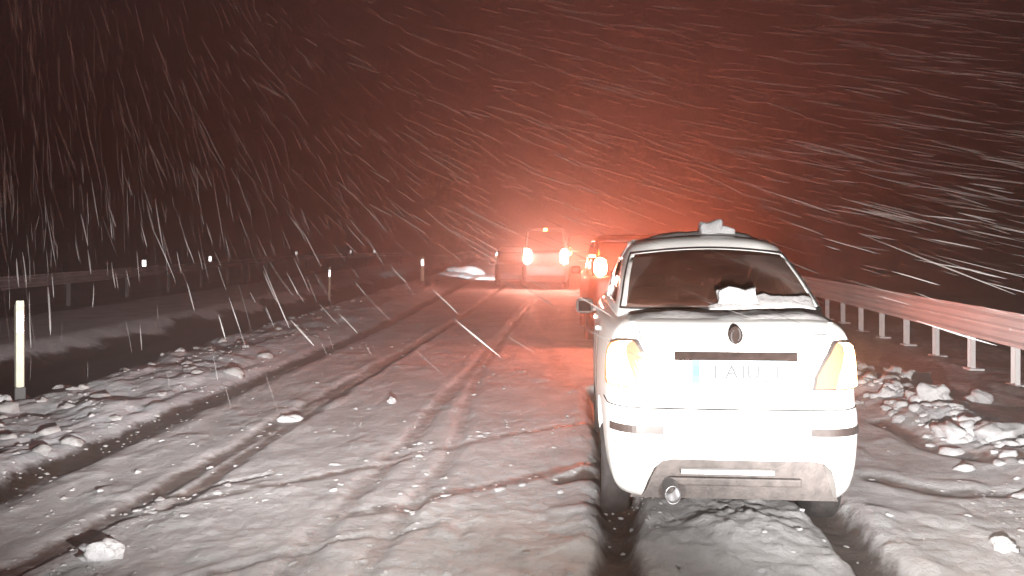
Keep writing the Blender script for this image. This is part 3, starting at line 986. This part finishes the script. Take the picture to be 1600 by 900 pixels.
    # wheels
    for sx in (-1, 1):
        for yy in (0.95, 3.62):
            wheel(root, (sx * WTRACK, yy, 0.31 - 0.06), 0.335, 0.205, sx)
    # mud flaps, door mirrors, door handles, door seams
    for sx in (-1, 1):
        bm = bmesh.new()
        add_box(bm, (sx * 0.945, 2.98, 1.30), (0.17, 0.12, 0.15), bevel=.05)
        add_box(bm, (sx * 0.855, 3.0, 1.27), (0.07, 0.06, 0.05), bevel=.01)
        mo = bm_obj("door_mirror", bm, M['grime'], root, True)
        bm = bmesh.new(); add_box(bm, (sx * 0.945, 2.917, 1.30), (0.12, 0.006, 0.10), bevel=.002); bm_obj("mirror_glass", bm, M['mirror'], mo)
        for yy in (1.5, 2.55):
            p, nrm = B.at(1.22, 0.80 + yy, sx)
            bm = bmesh.new(); add_box(bm, p + nrm * 0.012, (0.03, 0.20, 0.035), bevel=.008); bm_obj("door_handle", bm, M['paint'], root)
        for yy in (1.40, 1.98, 3.05):
            bm = bmesh.new()
            pts = [B.at(z, 0.72 + yy, sx)[0] for z in (0.42, 0.6, 0.8, 1.0, 1.2, 1.38)]
            add_tube(bm, pts, 0.005, 6)
            bm_obj("door_seam", bm, M['black'], root)
    for x in (-0.02,):
        bm = bmesh.new(); add_tube(bm, [(x, 1.75, 1.965), (x - .0, 1.70, 2.0), (x, 1.58, 2.06)], [0.014, 0.007, 0.004], 8); bm_obj("roof_aerial", bm, M['black'], root)
    return root, B, C
WC, WB, WCAB = white_car()
bpy.context.view_layer.update()
WCM = Matrix.Translation(CAR_O) @ Matrix.Rotation(CAR_YAW, 4, 'Z')

# ---- snow lying on the white car: each lump or sheet is a thing of its own
def snow_sheet(name, fn, nu, nv, label, seed, edge=0.0):
    """sheet over a surface: fn(u, v) -> car point; thick in the middle, ragged at the rim"""
    bm = bmesh.new()
    top = []; bot = []
    for i in range(nv + 1):
        rt, rb = [], []
        for k in range(nu + 1):
            u, v = k / nu, i / nv
            p, h = fn(u, v)
            p = Vector(p)
            rb.append(bm.verts.new(WCM @ (p - Vector((0, 0, 0.004)))))
            rt.append(bm.verts.new(WCM @ (p + Vector((0, 0, max(0.0, h))))))
        top.append(rt); bot.append(rb)
    for i in range(nv):
        for k in range(nu):
            bm.faces.new((top[i][k], top[i][k + 1], top[i + 1][k + 1], top[i + 1][k]))
            bm.faces.new((bot[i][k], bot[i + 1][k], bot[i + 1][k + 1], bot[i][k + 1]))
    for i in range(nv):
        for k in (0, nu): bm.faces.new((top[i][k], top[i + 1][k], bot[i + 1][k], bot[i][k]))
    for k in range(nu):
        for i in (0, nv): bm.faces.new((top[i][k], bot[i][k], bot[i][k + 1], top[i][k + 1]))
    return tag(bm_obj(name, bm, M['old_snow'], None, True), label, "snow", "snow lying on the white saloon")

def n1(a, b, seed): return float(fbm(np.array([a]), np.array([b]), 4, seed)[0])
def roof_sheet(u, v):
    x = -0.50 + 1.00 * u; y = 1.37 + 0.85 * v
    z = 1.988 - 0.05 * (x / .6) ** 2 - 0.02 * (abs(x) / .52) ** 4 - 0.022 * max(0, (1.52 - y) / .15) ** 2
    e = min(1, 8 * u * (1 - u)) * min(1, 6 * v * (1 - v))
    return (x, y, z - 0.012), e * (0.012 + 0.05 * n1(x * 4, y * 4, 5))
snow_sheet("roof_snow", roof_sheet, 40, 24, "thin uneven snow layer lying along the white saloon's roof", 3)
def deck_sheet(u, v):
    x = -0.66 + 1.32 * u; y = 0.20 + 0.40 * v + 0.05 * (x / .7) ** 2
    z = 1.408 + 0.026 * min(1, v * 2.2)
    e = min(1, 10 * u * (1 - u)) * min(1, 6 * v * (1 - v))
    return (x, y, z - 0.006), e * (0.010 + 0.045 * max(0, n1(x * 3, y * 5, 15) - .25) + 0.03 * max(0, x) * v)
snow_sheet("boot_snow", deck_sheet, 48, 16, "smooth snow film on the boot lid below the rear window", 4)
def glass_sheet(u, v):
    # drift in the right-hand corner of the rear window
    x = -0.10 + 0.74 * u
    hgt = (0.02 + 0.10 * smooth(0.0, 0.75, np.array([u]))[0] * (1 - 0.5 * u)) * (0.8 + 0.5 * n1(u * 6, 2.0, 25))
    z = 1.465 + hgt * v
    hw, yr, yf, rr, rf, bow = WCAB.par(z)
    y = yr + bow * (x / hw) ** 2 - 0.006
    if abs(x) > hw - rr: y += rr - math.sqrt(max(0, rr * rr - (abs(x) - hw + rr) ** 2))
    e = min(1, 10 * u * (1 - u))
    return (x, y - 0.02 * (1 - v), z), e * (0.012 + 0.012 * n1(x * 9, v * 3, 29))
snow_sheet("window_snow", glass_sheet, 40, 10, "thin snow drift in the lower right corner of the saloon's rear window", 5)

def lump(x, y, z, r, sq, seed, label):
    V = clod_verts((0, 0, 0), r, seed, sq, ICO3)
    o = link("snow_lump", mesh_np("snow_lump", V, ICO3[1]), M['snow'], None, True)
    o.location = WCM @ Vector((x, y, z))
    tag(o, label, "snow lump", "snow lying on the white saloon")
    return o
def block(x, y, z, s, seed, label, tilt=0.0):
    bm = bmesh.new(); add_box(bm, (0, 0, 0), s, bevel=min(s) * .22)
    bmesh.ops.subdivide_edges(bm, edges=bm.edges, cuts=3, use_grid_fill=True)
    for v in bm.verts:
        v.co *= 1 + 0.55 * (n1(v.co.x * 14 + seed, v.co.z * 14 + v.co.y * 9, seed) - .5)
        v.co.z += 0.12 * s[2] * math.sin(v.co.x * 30 + seed)
    o = bm_obj("snow_lump", bm, M['snow'], None, True)
    o.location = WCM @ Vector((x, y, z)); o.rotation_euler = (0, tilt, CAR_YAW)
    return tag(o, label, "snow lump", "snow lying on the white saloon")
block(0.10, 0.60, 1.545, (0.25, 0.10, 0.12), 3, "blocky lump of snow stuck low on the saloon's rear window")
lump(0.19, 0.61, 1.52, 0.055, (1.5, .8, .6), 8, "small tail of snow beside the blocky lump on the rear window")
block(0.06, 1.52, 2.035, (0.17, 0.13, 0.12), 6, "upright lump of snow in the middle of the saloon's roof")
block(0.18, 1.54, 2.015, (0.15, 0.12, 0.07), 9, "low lump of snow right of the upright one on the roof")

# ---------------- vehicles ahead
def other_car(name, label, rear, yaw, W, Hh, L, paint, lamps, zl, hl, lamp_mat, kind='suv', third=True, plate=True, group=None, sep=None, lampw=0.16):
    """tail-on car: W width, Hh height, L length; lamps 'all', 'left', 'none'"""
    root = empty(name, rear, yaw)
    tag(root, label, "car", group)
    h = W / 2
    zb = 0.30; zs = Hh * (0.60 if kind == 'suv' else 0.56)
    B = Shell([
        (zb - .04, h * .86, .14, L - .2, .18, .3, .03), (zb + .06, h * .95, .03, L - .05, .2, .3, .03), (Hh * .28, h * .985, 0, L, .2, .3, .03),
        (Hh * .38, h, .0, L, .2, .3, .03), (Hh * .42, h, .03, L - .02, .2, .3, .03), (Hh * .50, h * .985, .05, L - .1, .2, .3, .03),
        (zs, h * .96, .07, L - .3, .2, .3, .03), (zs + .03, h * .93, .10 if kind == 'suv' else .3, L - .9, .2, .3, .03)], .03)
    zz = list(np.linspace(zb - .04, zs, 16)) + [zs + .015, zs + .03]
    bme = B.mesh("body", zz)
    R = W * .195
    bme = boolean_cut(bme, [cyl_mesh((sx * h * .94, yy, R), R * 1.22, .5) for sx in (-1, 1) for yy in (L * .21, L * .80)])
    bo = link("body", bme, paint, root)
    bme.polygons.foreach_set("use_smooth", [True] * len(bme.polygons))
    try: bme.set_sharp_from_angle(angle=math.radians(38))
    except Exception: pass
    if kind == 'suv':
        T = [(zs - .02, h * .93, .10, L * .72, .18, .25, .03), (zs + (Hh - zs) * .45, h * .86, .20, L * .64, .18, .25, .03), (Hh - .14, h * .79, .33, L * .56, .18, .25, .03),
             (Hh - .05, h * .74, .40, L * .53, .16, .2, .03), (Hh - .01, h * .60, .60, L * .50, .12, .12, .02)]
    else:
        T = [(zs - .02, h * .90, .55, L * .74, .18, .25, .04), (zs + (Hh - zs) * .45, h * .84, .85, L * .65, .18, .25, .04), (Hh - .12, h * .76, 1.15, L * .57, .18, .25, .04),
             (Hh - .04, h * .70, 1.35, L * .53, .16, .2, .03), (Hh - .005, h * .55, 1.6, L * .49, .12, .12, .02)]
    C = Shell(T, .02)
    cz = list(np.linspace(zs - .02, Hh - .14, 12)) + [Hh - .09, Hh - .05, Hh - .025, T[-1][0]]
    za, zc = zs + .07, Hh - .17
    def is_rear(x, y, z):
        hw, yr, yf, rr, rf, bow = C.par(z); return y < yr + .10 and abs(x) < hw - .07
    def is_front(x, y, z):
        hw, yr, yf, rr, rf, bow = C.par(z); return y > yf - .16 and abs(x) < hw - .06
    def is_side(x, y, z):
        hw, yr, yf, rr, rf, bow = C.par(z); return abs(x) > hw - .05 and yr + .35 < y < yf - .33 and abs(y - L * .43) > .06
    ro = link("roof", C.mesh("roof", cz, window_cut(C, 0, 0, [(is_rear, za, zc), (is_front, za, zc), (is_side, za, zc)])), paint, root, True)
    solid(ro, .03)
    def rng(a, b, n): return [a + (b - a) * k / n for k in range(n + 1)]
    def arc(z):
        hw, yr, yf, rr, rf, bow = C.par(z); return hw - rr + rr * 1.0
    patch("rear_window", C, [(z, -arc(z), arc(z)) for z in rng(za - .03, zc + .02, 6)], 16, -.004, M['glass'], root, 1, .004)
    for sgn in (-1, 1):
        rws = []
        for z in rng(za - .01, zc + .01, 4):
            hw, yr, yf, rr, rf, bow = C.par(z)
            base = hw - rr + rr * math.pi / 2
            rws.append((z, base + .33 - rr, base + (yf - .32 - yr - rr)))
        patch("side_window", C, rws, 8, -.008, M['glass'], root, sgn, .004)
    wr = []
    for z in rng(za - .01, zc + .02, 5):
        hh = C.half(z); Ls = sum(math.dist(a, b) for a, b in zip(hh[:-1], hh[1:])); hw, yr, yf, rr, rf, bow = C.par(z)
        wr.append((z, Ls - (hw - rf) - rf * .8, Ls - 1e-4))
    for sgn in (-1, 1): patch("windscreen", C, wr, 6, -.006, M['glass'], root, sgn, .004)
    # lamps
    s1 = h * 1.02
    for sgn in (-1, 1):
        lit = lamps == 'all' or (lamps == 'left' and sgn < 0)
        n = 8
        rws = []
        for k in range(n + 1):
            t = k / n
            z = zl - hl / 2 + hl * t
            w = lampw * math.sqrt(max(.05, 1 - (2 * t - 1) ** 4))
            c = (sep / 2 if sep else s1 - .14)
            rws.append((z, c - w / 2, c + w / 2))
        J = Joined(B, C, zs)
        hs = patch("tail_lamp", J, rws, 6, .010, M['black'], root, sgn, .02)
        rin = [(zl + (z - zl) * .90, a + .008, b - .008) for z, a, b in rws]
        patch("brake_lens", J, rin, 6, .020, lamp_mat if lit else M['dull_red'], hs, sgn, .015)
    if third:
        hw, yr, yf, rr, rf, bow = C.par(Hh - .11)
        bm = bmesh.new(); add_box(bm, (-.02, yr - .03, Hh - .09), (.16, .05, .12), bevel=.012)
        bm_obj("high_brake_lamp", bm, M['marker'] if lamps != 'none' else M['dull_red'], root)
    if plate:
        bm = bmesh.new(); add_box(bm, (0, .03, Hh * .385 if kind == 'suv' else Hh * .33), (.52, .03, .15), bevel=.005); bm_obj("number_plate", bm, M['plate'], root)
    bm = bmesh.new(); add_box(bm, (0, -.012, zb + .13), (W * .78, .05, .20), bevel=.03); bm_obj("lower_bumper", bm, M['grime'], root)
    for sx in (-1, 1):
        for yy in (L * .21, L * .80): wheel(root, (sx * (h - .13), yy, R), R, .21, sx)
        bm = bmesh.new(); add_box(bm, (sx * (h + .09), L * .63, zs + .06), (.20, .12, .16), bevel=.045); bm_obj("door_mirror", bm, paint, root, True)
    return root, B, C

s = lambda px, Y: (px - 800.0) / F * Y
van, VB, VC = other_car("sport_utility_car", "maroon car ahead of the white saloon, one brake lamp glaring past its left",
          (s(915, 15.5) + 0.93, 15.5, 0.0), -math.atan(60 / F), 1.86, 2.02, 4.5, M['maroon_paint'], 'all', 1.42, 0.36, M['brake'], 'suv', third=False, sep=1.30, lampw=.24)
far, FB, FC = other_car("sport_utility_car", "pale car far ahead in the lane with two glaring brake lamps and a high one",
          (s(853, 33.5), 33.5, 0.0), -math.atan(40 / F), 1.92, 2.42, 4.4, M['silver_paint'], 'all', 1.28, 0.66, M['brake_far'], 'suv', sep=1.46, lampw=.34)
fa2, _, _ = other_car("hatchback_car", "farthest car, mostly hidden, its left brake lamp showing right of the pale car",
          (s(893, 43) + 0.62, 43.0, 0.0), -math.atan(40 / F), 1.80, 2.2, 4.2, M['dark_paint'], 'all', 1.35, 0.45, M['marker'], 'suv', sep=1.40, lampw=.22, third=False)
drk, DB, DC = other_car("dark_hatchback_car", "dark unlit car left of the pale car with a pale number plate low down",
          (s(799, 35), 35.0, 0.0), -math.atan(-10 / F), 1.42, 1.62, 4.2, M['dark_paint'], 'none', 1.0, 0.20, M['dull_red'], 'sedan', third=False, plate=False)
bm = bmesh.new(); add_box(bm, (-.07, -.045, .42), (.74, .02, .17), bevel=.006); bm_obj("number_plate", bm, M['plate'], drk)
# the dark car's own headlamps light the snow bank before it on the left
bx = s(735, 47)
headlamp("headlamp_beam", (s(780, 40.2), 40.2, .85), (bx, 47, .15), 9000, spread=60, cut=0.5, soft=0.2, color=(.92, 1.0, 1.0), low=(-1, -.9, .5))

# small amber marker on the maroon car's flank and its lower fog lamp
bm = bmesh.new(); add_box(bm, (-.47, .02, .86), (.05, .03, .18), bevel=.008); bm_obj("fog_lamp", bm, M['marker'], van)
bm = bmesh.new(); add_box(bm, (-.80, .10, 1.62), (.12, .05, .05), bevel=.01); bm_obj("marker_lamp", bm, M['marker'], van)

# snow mound lit at the roadside far ahead on the left
V = clod_verts((0, 0, 0), 0.8, 77, (1.3, .6, .42), ICO3)
mo = link("snow_mound", mesh_np("snow_mound", V, ICO3[1]), M['snow'], None, True)
mo.location = (s(722, 48), 48, 0.12)
tag(mo, "bright snow mound lit up at the roadside left of the dark car", "snow mound")

# ------------------------------------------------------------------ delineator posts
def delineator(x, y, hgt, label, w=0.115, lean=0.0, dim=False):
    z0 = tz(x, y)
    root = empty("delineator_post", (x, y, z0 - .05))
    root.rotation_euler = (0, lean, -math.atan2(x - 0.3, y - 1.0))
    tag(root, label, "post", "white delineator posts along the left roadside")
    bm = bmesh.new()
    poly = [(-w / 2, .03), (-w / 2 + .012, -.03), (0, -.05), (w / 2 - .012, -.03), (w / 2, .03)]
    n = len(poly); b = [bm.verts.new((px, py, 0)) for px, py in poly]
    t = [bm.verts.new((px, py, hgt - (.05 if py > 0 else 0))) for px, py in poly]
    bm.faces.new(b[::-1]); bm.faces.new(t)
    for k in range(n): bm.faces.new((b[k], b[(k + 1) % n], t[(k + 1) % n], t[k]))
    bm_obj("shaft", bm, M['post_white'], root)
    bm = bmesh.new(); add_box(bm, (0, -.052, hgt - .235), (w * .72, .012, .24), bevel=.004); bm_obj("reflector", bm, M['reflector'], root)
    bm = bmesh.new(); add_box(bm, (0, -.004, .10), (w * 1.15, .10, .2), bevel=.01); bm_obj("base_sleeve", bm, M['post_black'], root)
    return root
x, y = ground(31, 640); delineator(x, y, 1.17, "large white delineator post at the left edge of the photograph", .098)
x, y = ground(514, 458); delineator(x, y, 1.42, "thin grey delineator post beyond the ditch, left of the bright one", .09, .02)
x, y = ground(660, 450); delineator(x, y, 1.17, "bright delineator post on the verge left of the lit snow mound", .16)
delineator(s(776, 62), 62, 1.20, "farthest delineator post rising just left of the dark car", .22)

# ------------------------------------------------------------------ guardrails
def guardrail(name, label, path, top, band, posts, post_w=.12, depth=.055, reflectors=(), big=True, mat_=None):
    root = empty(name, (path[0][0], path[0][1], 0)); tag(root, label, "guardrail")
    O = Vector((path[0][0], path[0][1], 0))
    sm = mat_ or M['steel']
    prof = [(-.02, 0.0), (0.0, .02), (.0, .10), (.9, .22), (1.0, .30), (.9, .38), (0.05, .47), (0.0, .5), (.05, .53), (.9, .62), (1.0, .70), (.9, .78), (0, .90), (0, .98), (-.02, 1.0)]
    pts = [Vector((p[0], p[1], 0)) for p in path]
    bm = bmesh.new(); R = []
    for i, p in enumerate(pts):
        t = (pts[min(i + 1, len(pts) - 1)] - pts[max(i - 1, 0)]).normalized()
        nrm = Vector((-t.y, t.x, 0))
        if nrm.dot(-p) < 0: nrm = -nrm        # the corrugation faces the traffic
        zt = top + tz(p.x, p.y) * 0.0
        R.append([(p - O) + nrm * (a * depth) + Vector((0, 0, zt - band + b * band)) for a, b in prof])
    RV = [[bm.verts.new(v) for v in r] for r in R]
    for i in range(len(RV) - 1):
        for k in range(len(prof) - 1):
            bm.faces.new((RV[i][k], RV[i][k + 1], RV[i + 1][k + 1], RV[i + 1][k]))
    rail = bm_obj("rail_beam", bm, sm, root, False)
    solid(rail, .006)
    # posts
    L = [0.0]
    for a, b in zip(pts[:-1], pts[1:]): L.append(L[-1] + (b - a).length)
    for d in posts:
        k = max(0, min(len(pts) - 2, int(np.searchsorted(L, d) - 1)))
        f = (d - L[k]) / (L[k + 1] - L[k])
        p = pts[k].lerp(pts[k + 1], f); t = (pts[k + 1] - pts[k]).normalized()
        nrm = Vector((-t.y, t.x, 0))
        if nrm.dot(-p) < 0: nrm = -nrm
        ang = math.atan2(t.y, t.x)
        z0 = tz(p.x, p.y) - .15
        bm = bmesh.new(); rot = Matrix.Rotation(ang, 3, 'Z')
        c = p - nrm * .10
        hz = top - band * .25
        # C-section: web and two flanges
        add_box(bm, (0, 0, (z0 + hz) / 2), (post_w, .008, hz - z0), rot)
        for sgn in (-1, 1):
            add_box(bm, Vector((0, 0, (z0 + hz) / 2)) + t * sgn * (post_w / 2) + nrm * .03, (.008, .064, hz - z0), rot)
        po = bm_obj("post", bm, sm, root); po.location = c - O
        if big:
            bm = bmesh.new(); add_box(bm, (c - O) + nrm * .07 + Vector((0, 0, top - band * .5)), (.10, .09, band * .55), rot, bevel=.006); bm_obj("spacer_block", bm, sm, po).location = -(c - O)
            bm = bmesh.new(); add_box(bm, Vector((0, 0, tz(c.x, c.y) + .012)) , (post_w * 2.0, .22, .03), rot, bevel=.008); bm_obj("base_plate", bm, sm, po)
            bm = bmesh.new(); add_tube(bm, [(c - O) + nrm * (.10 + .0) + Vector((0, 0, top - band * .5)), (c - O) + nrm * .118 + Vector((0, 0, top - band * .5))], .018, 8); bm_obj("bolt", bm, sm, po).location = -(c - O)
    for d in reflectors:
        k = max(0, min(len(pts) - 2, int(np.searchsorted(L, d) - 1)))
        f = (d - L[k]) / (L[k + 1] - L[k]); p = pts[k].lerp(pts[k + 1], f)
        bm = bmesh.new()
        face = Vector((0.3, 1.0, 0)) - p; face.z = 0; face.normalize()
        rot = Matrix.Rotation(math.atan2(face.y, face.x) + math.pi / 2, 3, 'Z')
        add_box(bm, Vector((0, 0, top + .12)), (.14, .02, .24), rot, bevel=.004)
        rf = bm_obj("reflector", bm, M['reflector'], root); rf.location = p - O
    return root

g0 = ground(1578, 600); g1 = ground(1370, 527)
dx = (g1[0] - g0[0]) / (g1[1] - g0[1])
path = []
for Y in list(np.arange(7.6, 34, 1.2)) + list(np.arange(34, 110, 4)):
    path.append((g0[0] + dx * (min(Y, 30) - g0[1]) + SLOPE * max(0, Y - 30), Y))
leng = [math.hypot(path[k + 1][0] - path[k][0], path[k + 1][1] - path[k][1]) for k in range(len(path) - 1)]
tot = sum(leng)
first = (g0[1] - path[0][1]) * math.hypot(1, dx)
posts = [first + 1.36 * k for k in range(-2, 30) if 0 < first + 1.36 * k < tot]
guardrail("guardrail", "steel guardrail with snowy posts along the right verge beside the white saloon", path, 0.955, 0.455, posts)
# far rail beyond the side road on the left
lp = [(-13.2, 12.0), (-13.35, 22.0), (-13.4, 30.0), (-13.7, 38.0), (-14.1, 48.0), (-14.1, 57.0), (-12.6, 63.0), (-10.0, 67.0), (-8.2, 69.5)]
fine = []
for a, b in zip(lp[:-1], lp[1:]):
    for k in range(5): fine.append((a[0] + (b[0] - a[0]) * k / 5, a[1] + (b[1] - a[1]) * k / 5))
fine.append(lp[-1])
def dist_for(px):
    acc = 0
    for a, b in zip(fine[:-1], fine[1:]):
        pa = 800 + F * a[0] / a[1]; pb = 800 + F * b[0] / b[1]
        l = math.hypot(b[0] - a[0], b[1] - a[1])
        if pa <= px <= pb: return acc + l * (px - pa) / (pb - pa)
        acc += l
    return acc
guardrail("guardrail", "dim guardrail with small reflectors beyond the ditch on the left", fine, 0.95, 0.34, [2 + 4.0 * k for k in range(15)],
          reflectors=[dist_for(p) for p in (225, 328, 463, 548, 585)], big=False, mat_=M['dim_steel'])

# ------------------------------------------------------------------ falling snow
def falling_snow(n):
    Y = 3.6 * np.exp(RNG.random(n) ** 0.8 * math.log(34 / 3.6))
    X = (RNG.random(n) * 2 - 1) * (Y * 0.82 + 1.0)
    Z = CAM_H + (RNG.random(n) * 1.02 - 0.36) * Y * 0.75
    keep = (Z > 0.12) & ((Z > 2.3) | (RNG.random(n) < 0.14 + 0.75 * np.clip((Z - 1.3), 0, 1))) & ((Z > 1.3) | (Y > 8))
    X, Y, Z = X[keep], Y[keep], Z[keep]
    # nothing inside the white car
    inside = (np.abs(X - 1.55) < 1.0) & (Y > 5.3) & (Y < 10.2) & (Z < 2.1)
    X, Y, Z = X[~inside], Y[~inside], Z[~inside]
    # some large flakes close by, over the left half of the road
    kb = 34
    yb = 4.2 + 3.2 * RNG.random(kb)
    X = np.concatenate([X, yb * (-0.58 + 0.75 * RNG.random(kb))]); Y = np.concatenate([Y, yb]); Z = np.concatenate([Z, CAM_H + yb * (0.07 + 0.20 * RNG.random(kb))])
    m = len(X)
    size = np.exp(RNG.normal(math.log(0.0025), 0.7, m))
    ln = np.exp(RNG.normal(math.log(0.36), 0.45, m)) * (0.6 + 0.4 * np.minimum(1, Y / 8))
    big = RNG.random(m) < 0.04
    size[big] *= 2.0
    size[-kb:] = 0.004 + 0.0015 * RNG.random(kb); ln[-kb:] = 0.40 + 0.3 * RNG.random(kb)
    size = np.minimum(size, 0.0055); ln = np.maximum(ln, 45 * size)
    # the wind: steep fall over the sheltered ditch on the left, driving flat across the open road on the right
    kx = [-4.6, -3.0, -1.0, 3.6]
    drift = np.stack([np.interp(X, kx, v) for v in ([.25, .40, .484, .81], [-.42, -.50, -.80, -.54], [-.87, -.75, -.35, -.23])], -1)
    drift /= np.linalg.norm(drift, axis=1)[:, None]
    D = drift + RNG.normal(0, 0.05, (m, 3)); D /= np.linalg.norm(D, axis=1)[:, None]
    up = np.array([0, 0, 1.0]); A = np.cross(D, up); A /= np.linalg.norm(A, axis=1)[:, None]; Bv = np.cross(D, A)
    bend = RNG.normal(0, 0.007, (m, 2))
    ts = np.array([-0.5, -0.28, 0.05, 0.32, 0.5]); rs = np.array([0.25, 0.85, 1.0, 0.8, 0.2])
    K = 4
    ang = np.arange(K) * 2 * math.pi / K
    P = np.stack([X, Y, Z], -1)
    V = np.zeros((m, 5, K, 3))
    for i in range(5):
        c = P + D * (ts[i] * ln)[:, None] + A * (bend[:, 0] * ln * (1 - (2 * ts[i]) ** 2))[:, None] + Bv * (bend[:, 1] * ln * (1 - (2 * ts[i]) ** 2))[:, None]
        rr = size * rs[i] * (0.7 + 0.6 * RNG.random(m))
        for k in range(K):
            V[:, i, k] = c + A * (rr * math.cos(ang[k]))[:, None] + Bv * (rr * math.sin(ang[k]))[:, None]
    base = (np.arange(m) * 5 * K)[:, None]
    f = []
    for i in range(4):
        for k in range(K):
            k2 = (k + 1) % K
            f.append([i * K + k, i * K + k2, (i + 1) * K + k2, (i + 1) * K + k])
    f.append([3, 2, 1, 0]); f.append([4 * K, 4 * K + 1, 4 * K + 2, 4 * K + 3])
    f = np.array(f)
    Fc = (base[:, :, None] + f[None]).reshape(-1, 4)
    return mesh_np("falling_snow", V.reshape(-1, 3), Fc)
flake = bpy.data.materials.new("snow_flake")
flake.use_nodes = True
N = flake.node_tree.nodes; Lk = flake.node_tree.links
N.clear()
fo = N.new("ShaderNodeOutputMaterial"); fm = N.new("ShaderNodeMixShader"); fm.inputs[0].default_value = 0.4
fd = N.new("ShaderNodeBsdfDiffuse"); fd.inputs[0].default_value = (.88, .88, .88, 1)
ft = N.new("ShaderNodeBsdfTranslucent"); ft.inputs[0].default_value = (.88, .88, .88, 1)
Lk.new(fd.outputs[0], fm.inputs[1]); Lk.new(ft.outputs[0], fm.inputs[2]); fx = N.new("ShaderNodeMixShader"); fx.inputs[0].default_value = 0.85
fp = N.new("ShaderNodeBsdfTransparent")
Lk.new(fm.outputs[0], fx.inputs[1]); Lk.new(fp.outputs[0], fx.inputs[2]); Lk.new(fx.outputs[0], fo.inputs[0])
tag(link("falling_snow", falling_snow(14000), flake, None, True), "wind-driven snow falling slantwise across the whole night scene", "snow", kind="stuff")

# ------------------------------------------------------------------ haze: the snow-filled air
bm = bmesh.new()
add_box(bm, (0, 190, 8.0), (500, 480, 21.0))
hz = bpy.data.materials.new("haze")
hz.use_nodes = True
N = hz.node_tree.nodes; Lk = hz.node_tree.links
N.clear()
ho = N.new("ShaderNodeOutputMaterial"); pv = N.new("ShaderNodeVolumePrincipled")
pv.inputs['Color'].default_value = (0.94, 0.92, 0.92, 1)
pv.inputs['Density'].default_value = 0.018
pv.inputs['Anisotropy'].default_value = 0.68
Lk.new(pv.outputs[0], ho.inputs['Volume'])
h = bm_obj("haze", bm, hz)
tag(h, "thin haze of fine snow hanging in the night air", "haze", kind="stuff")
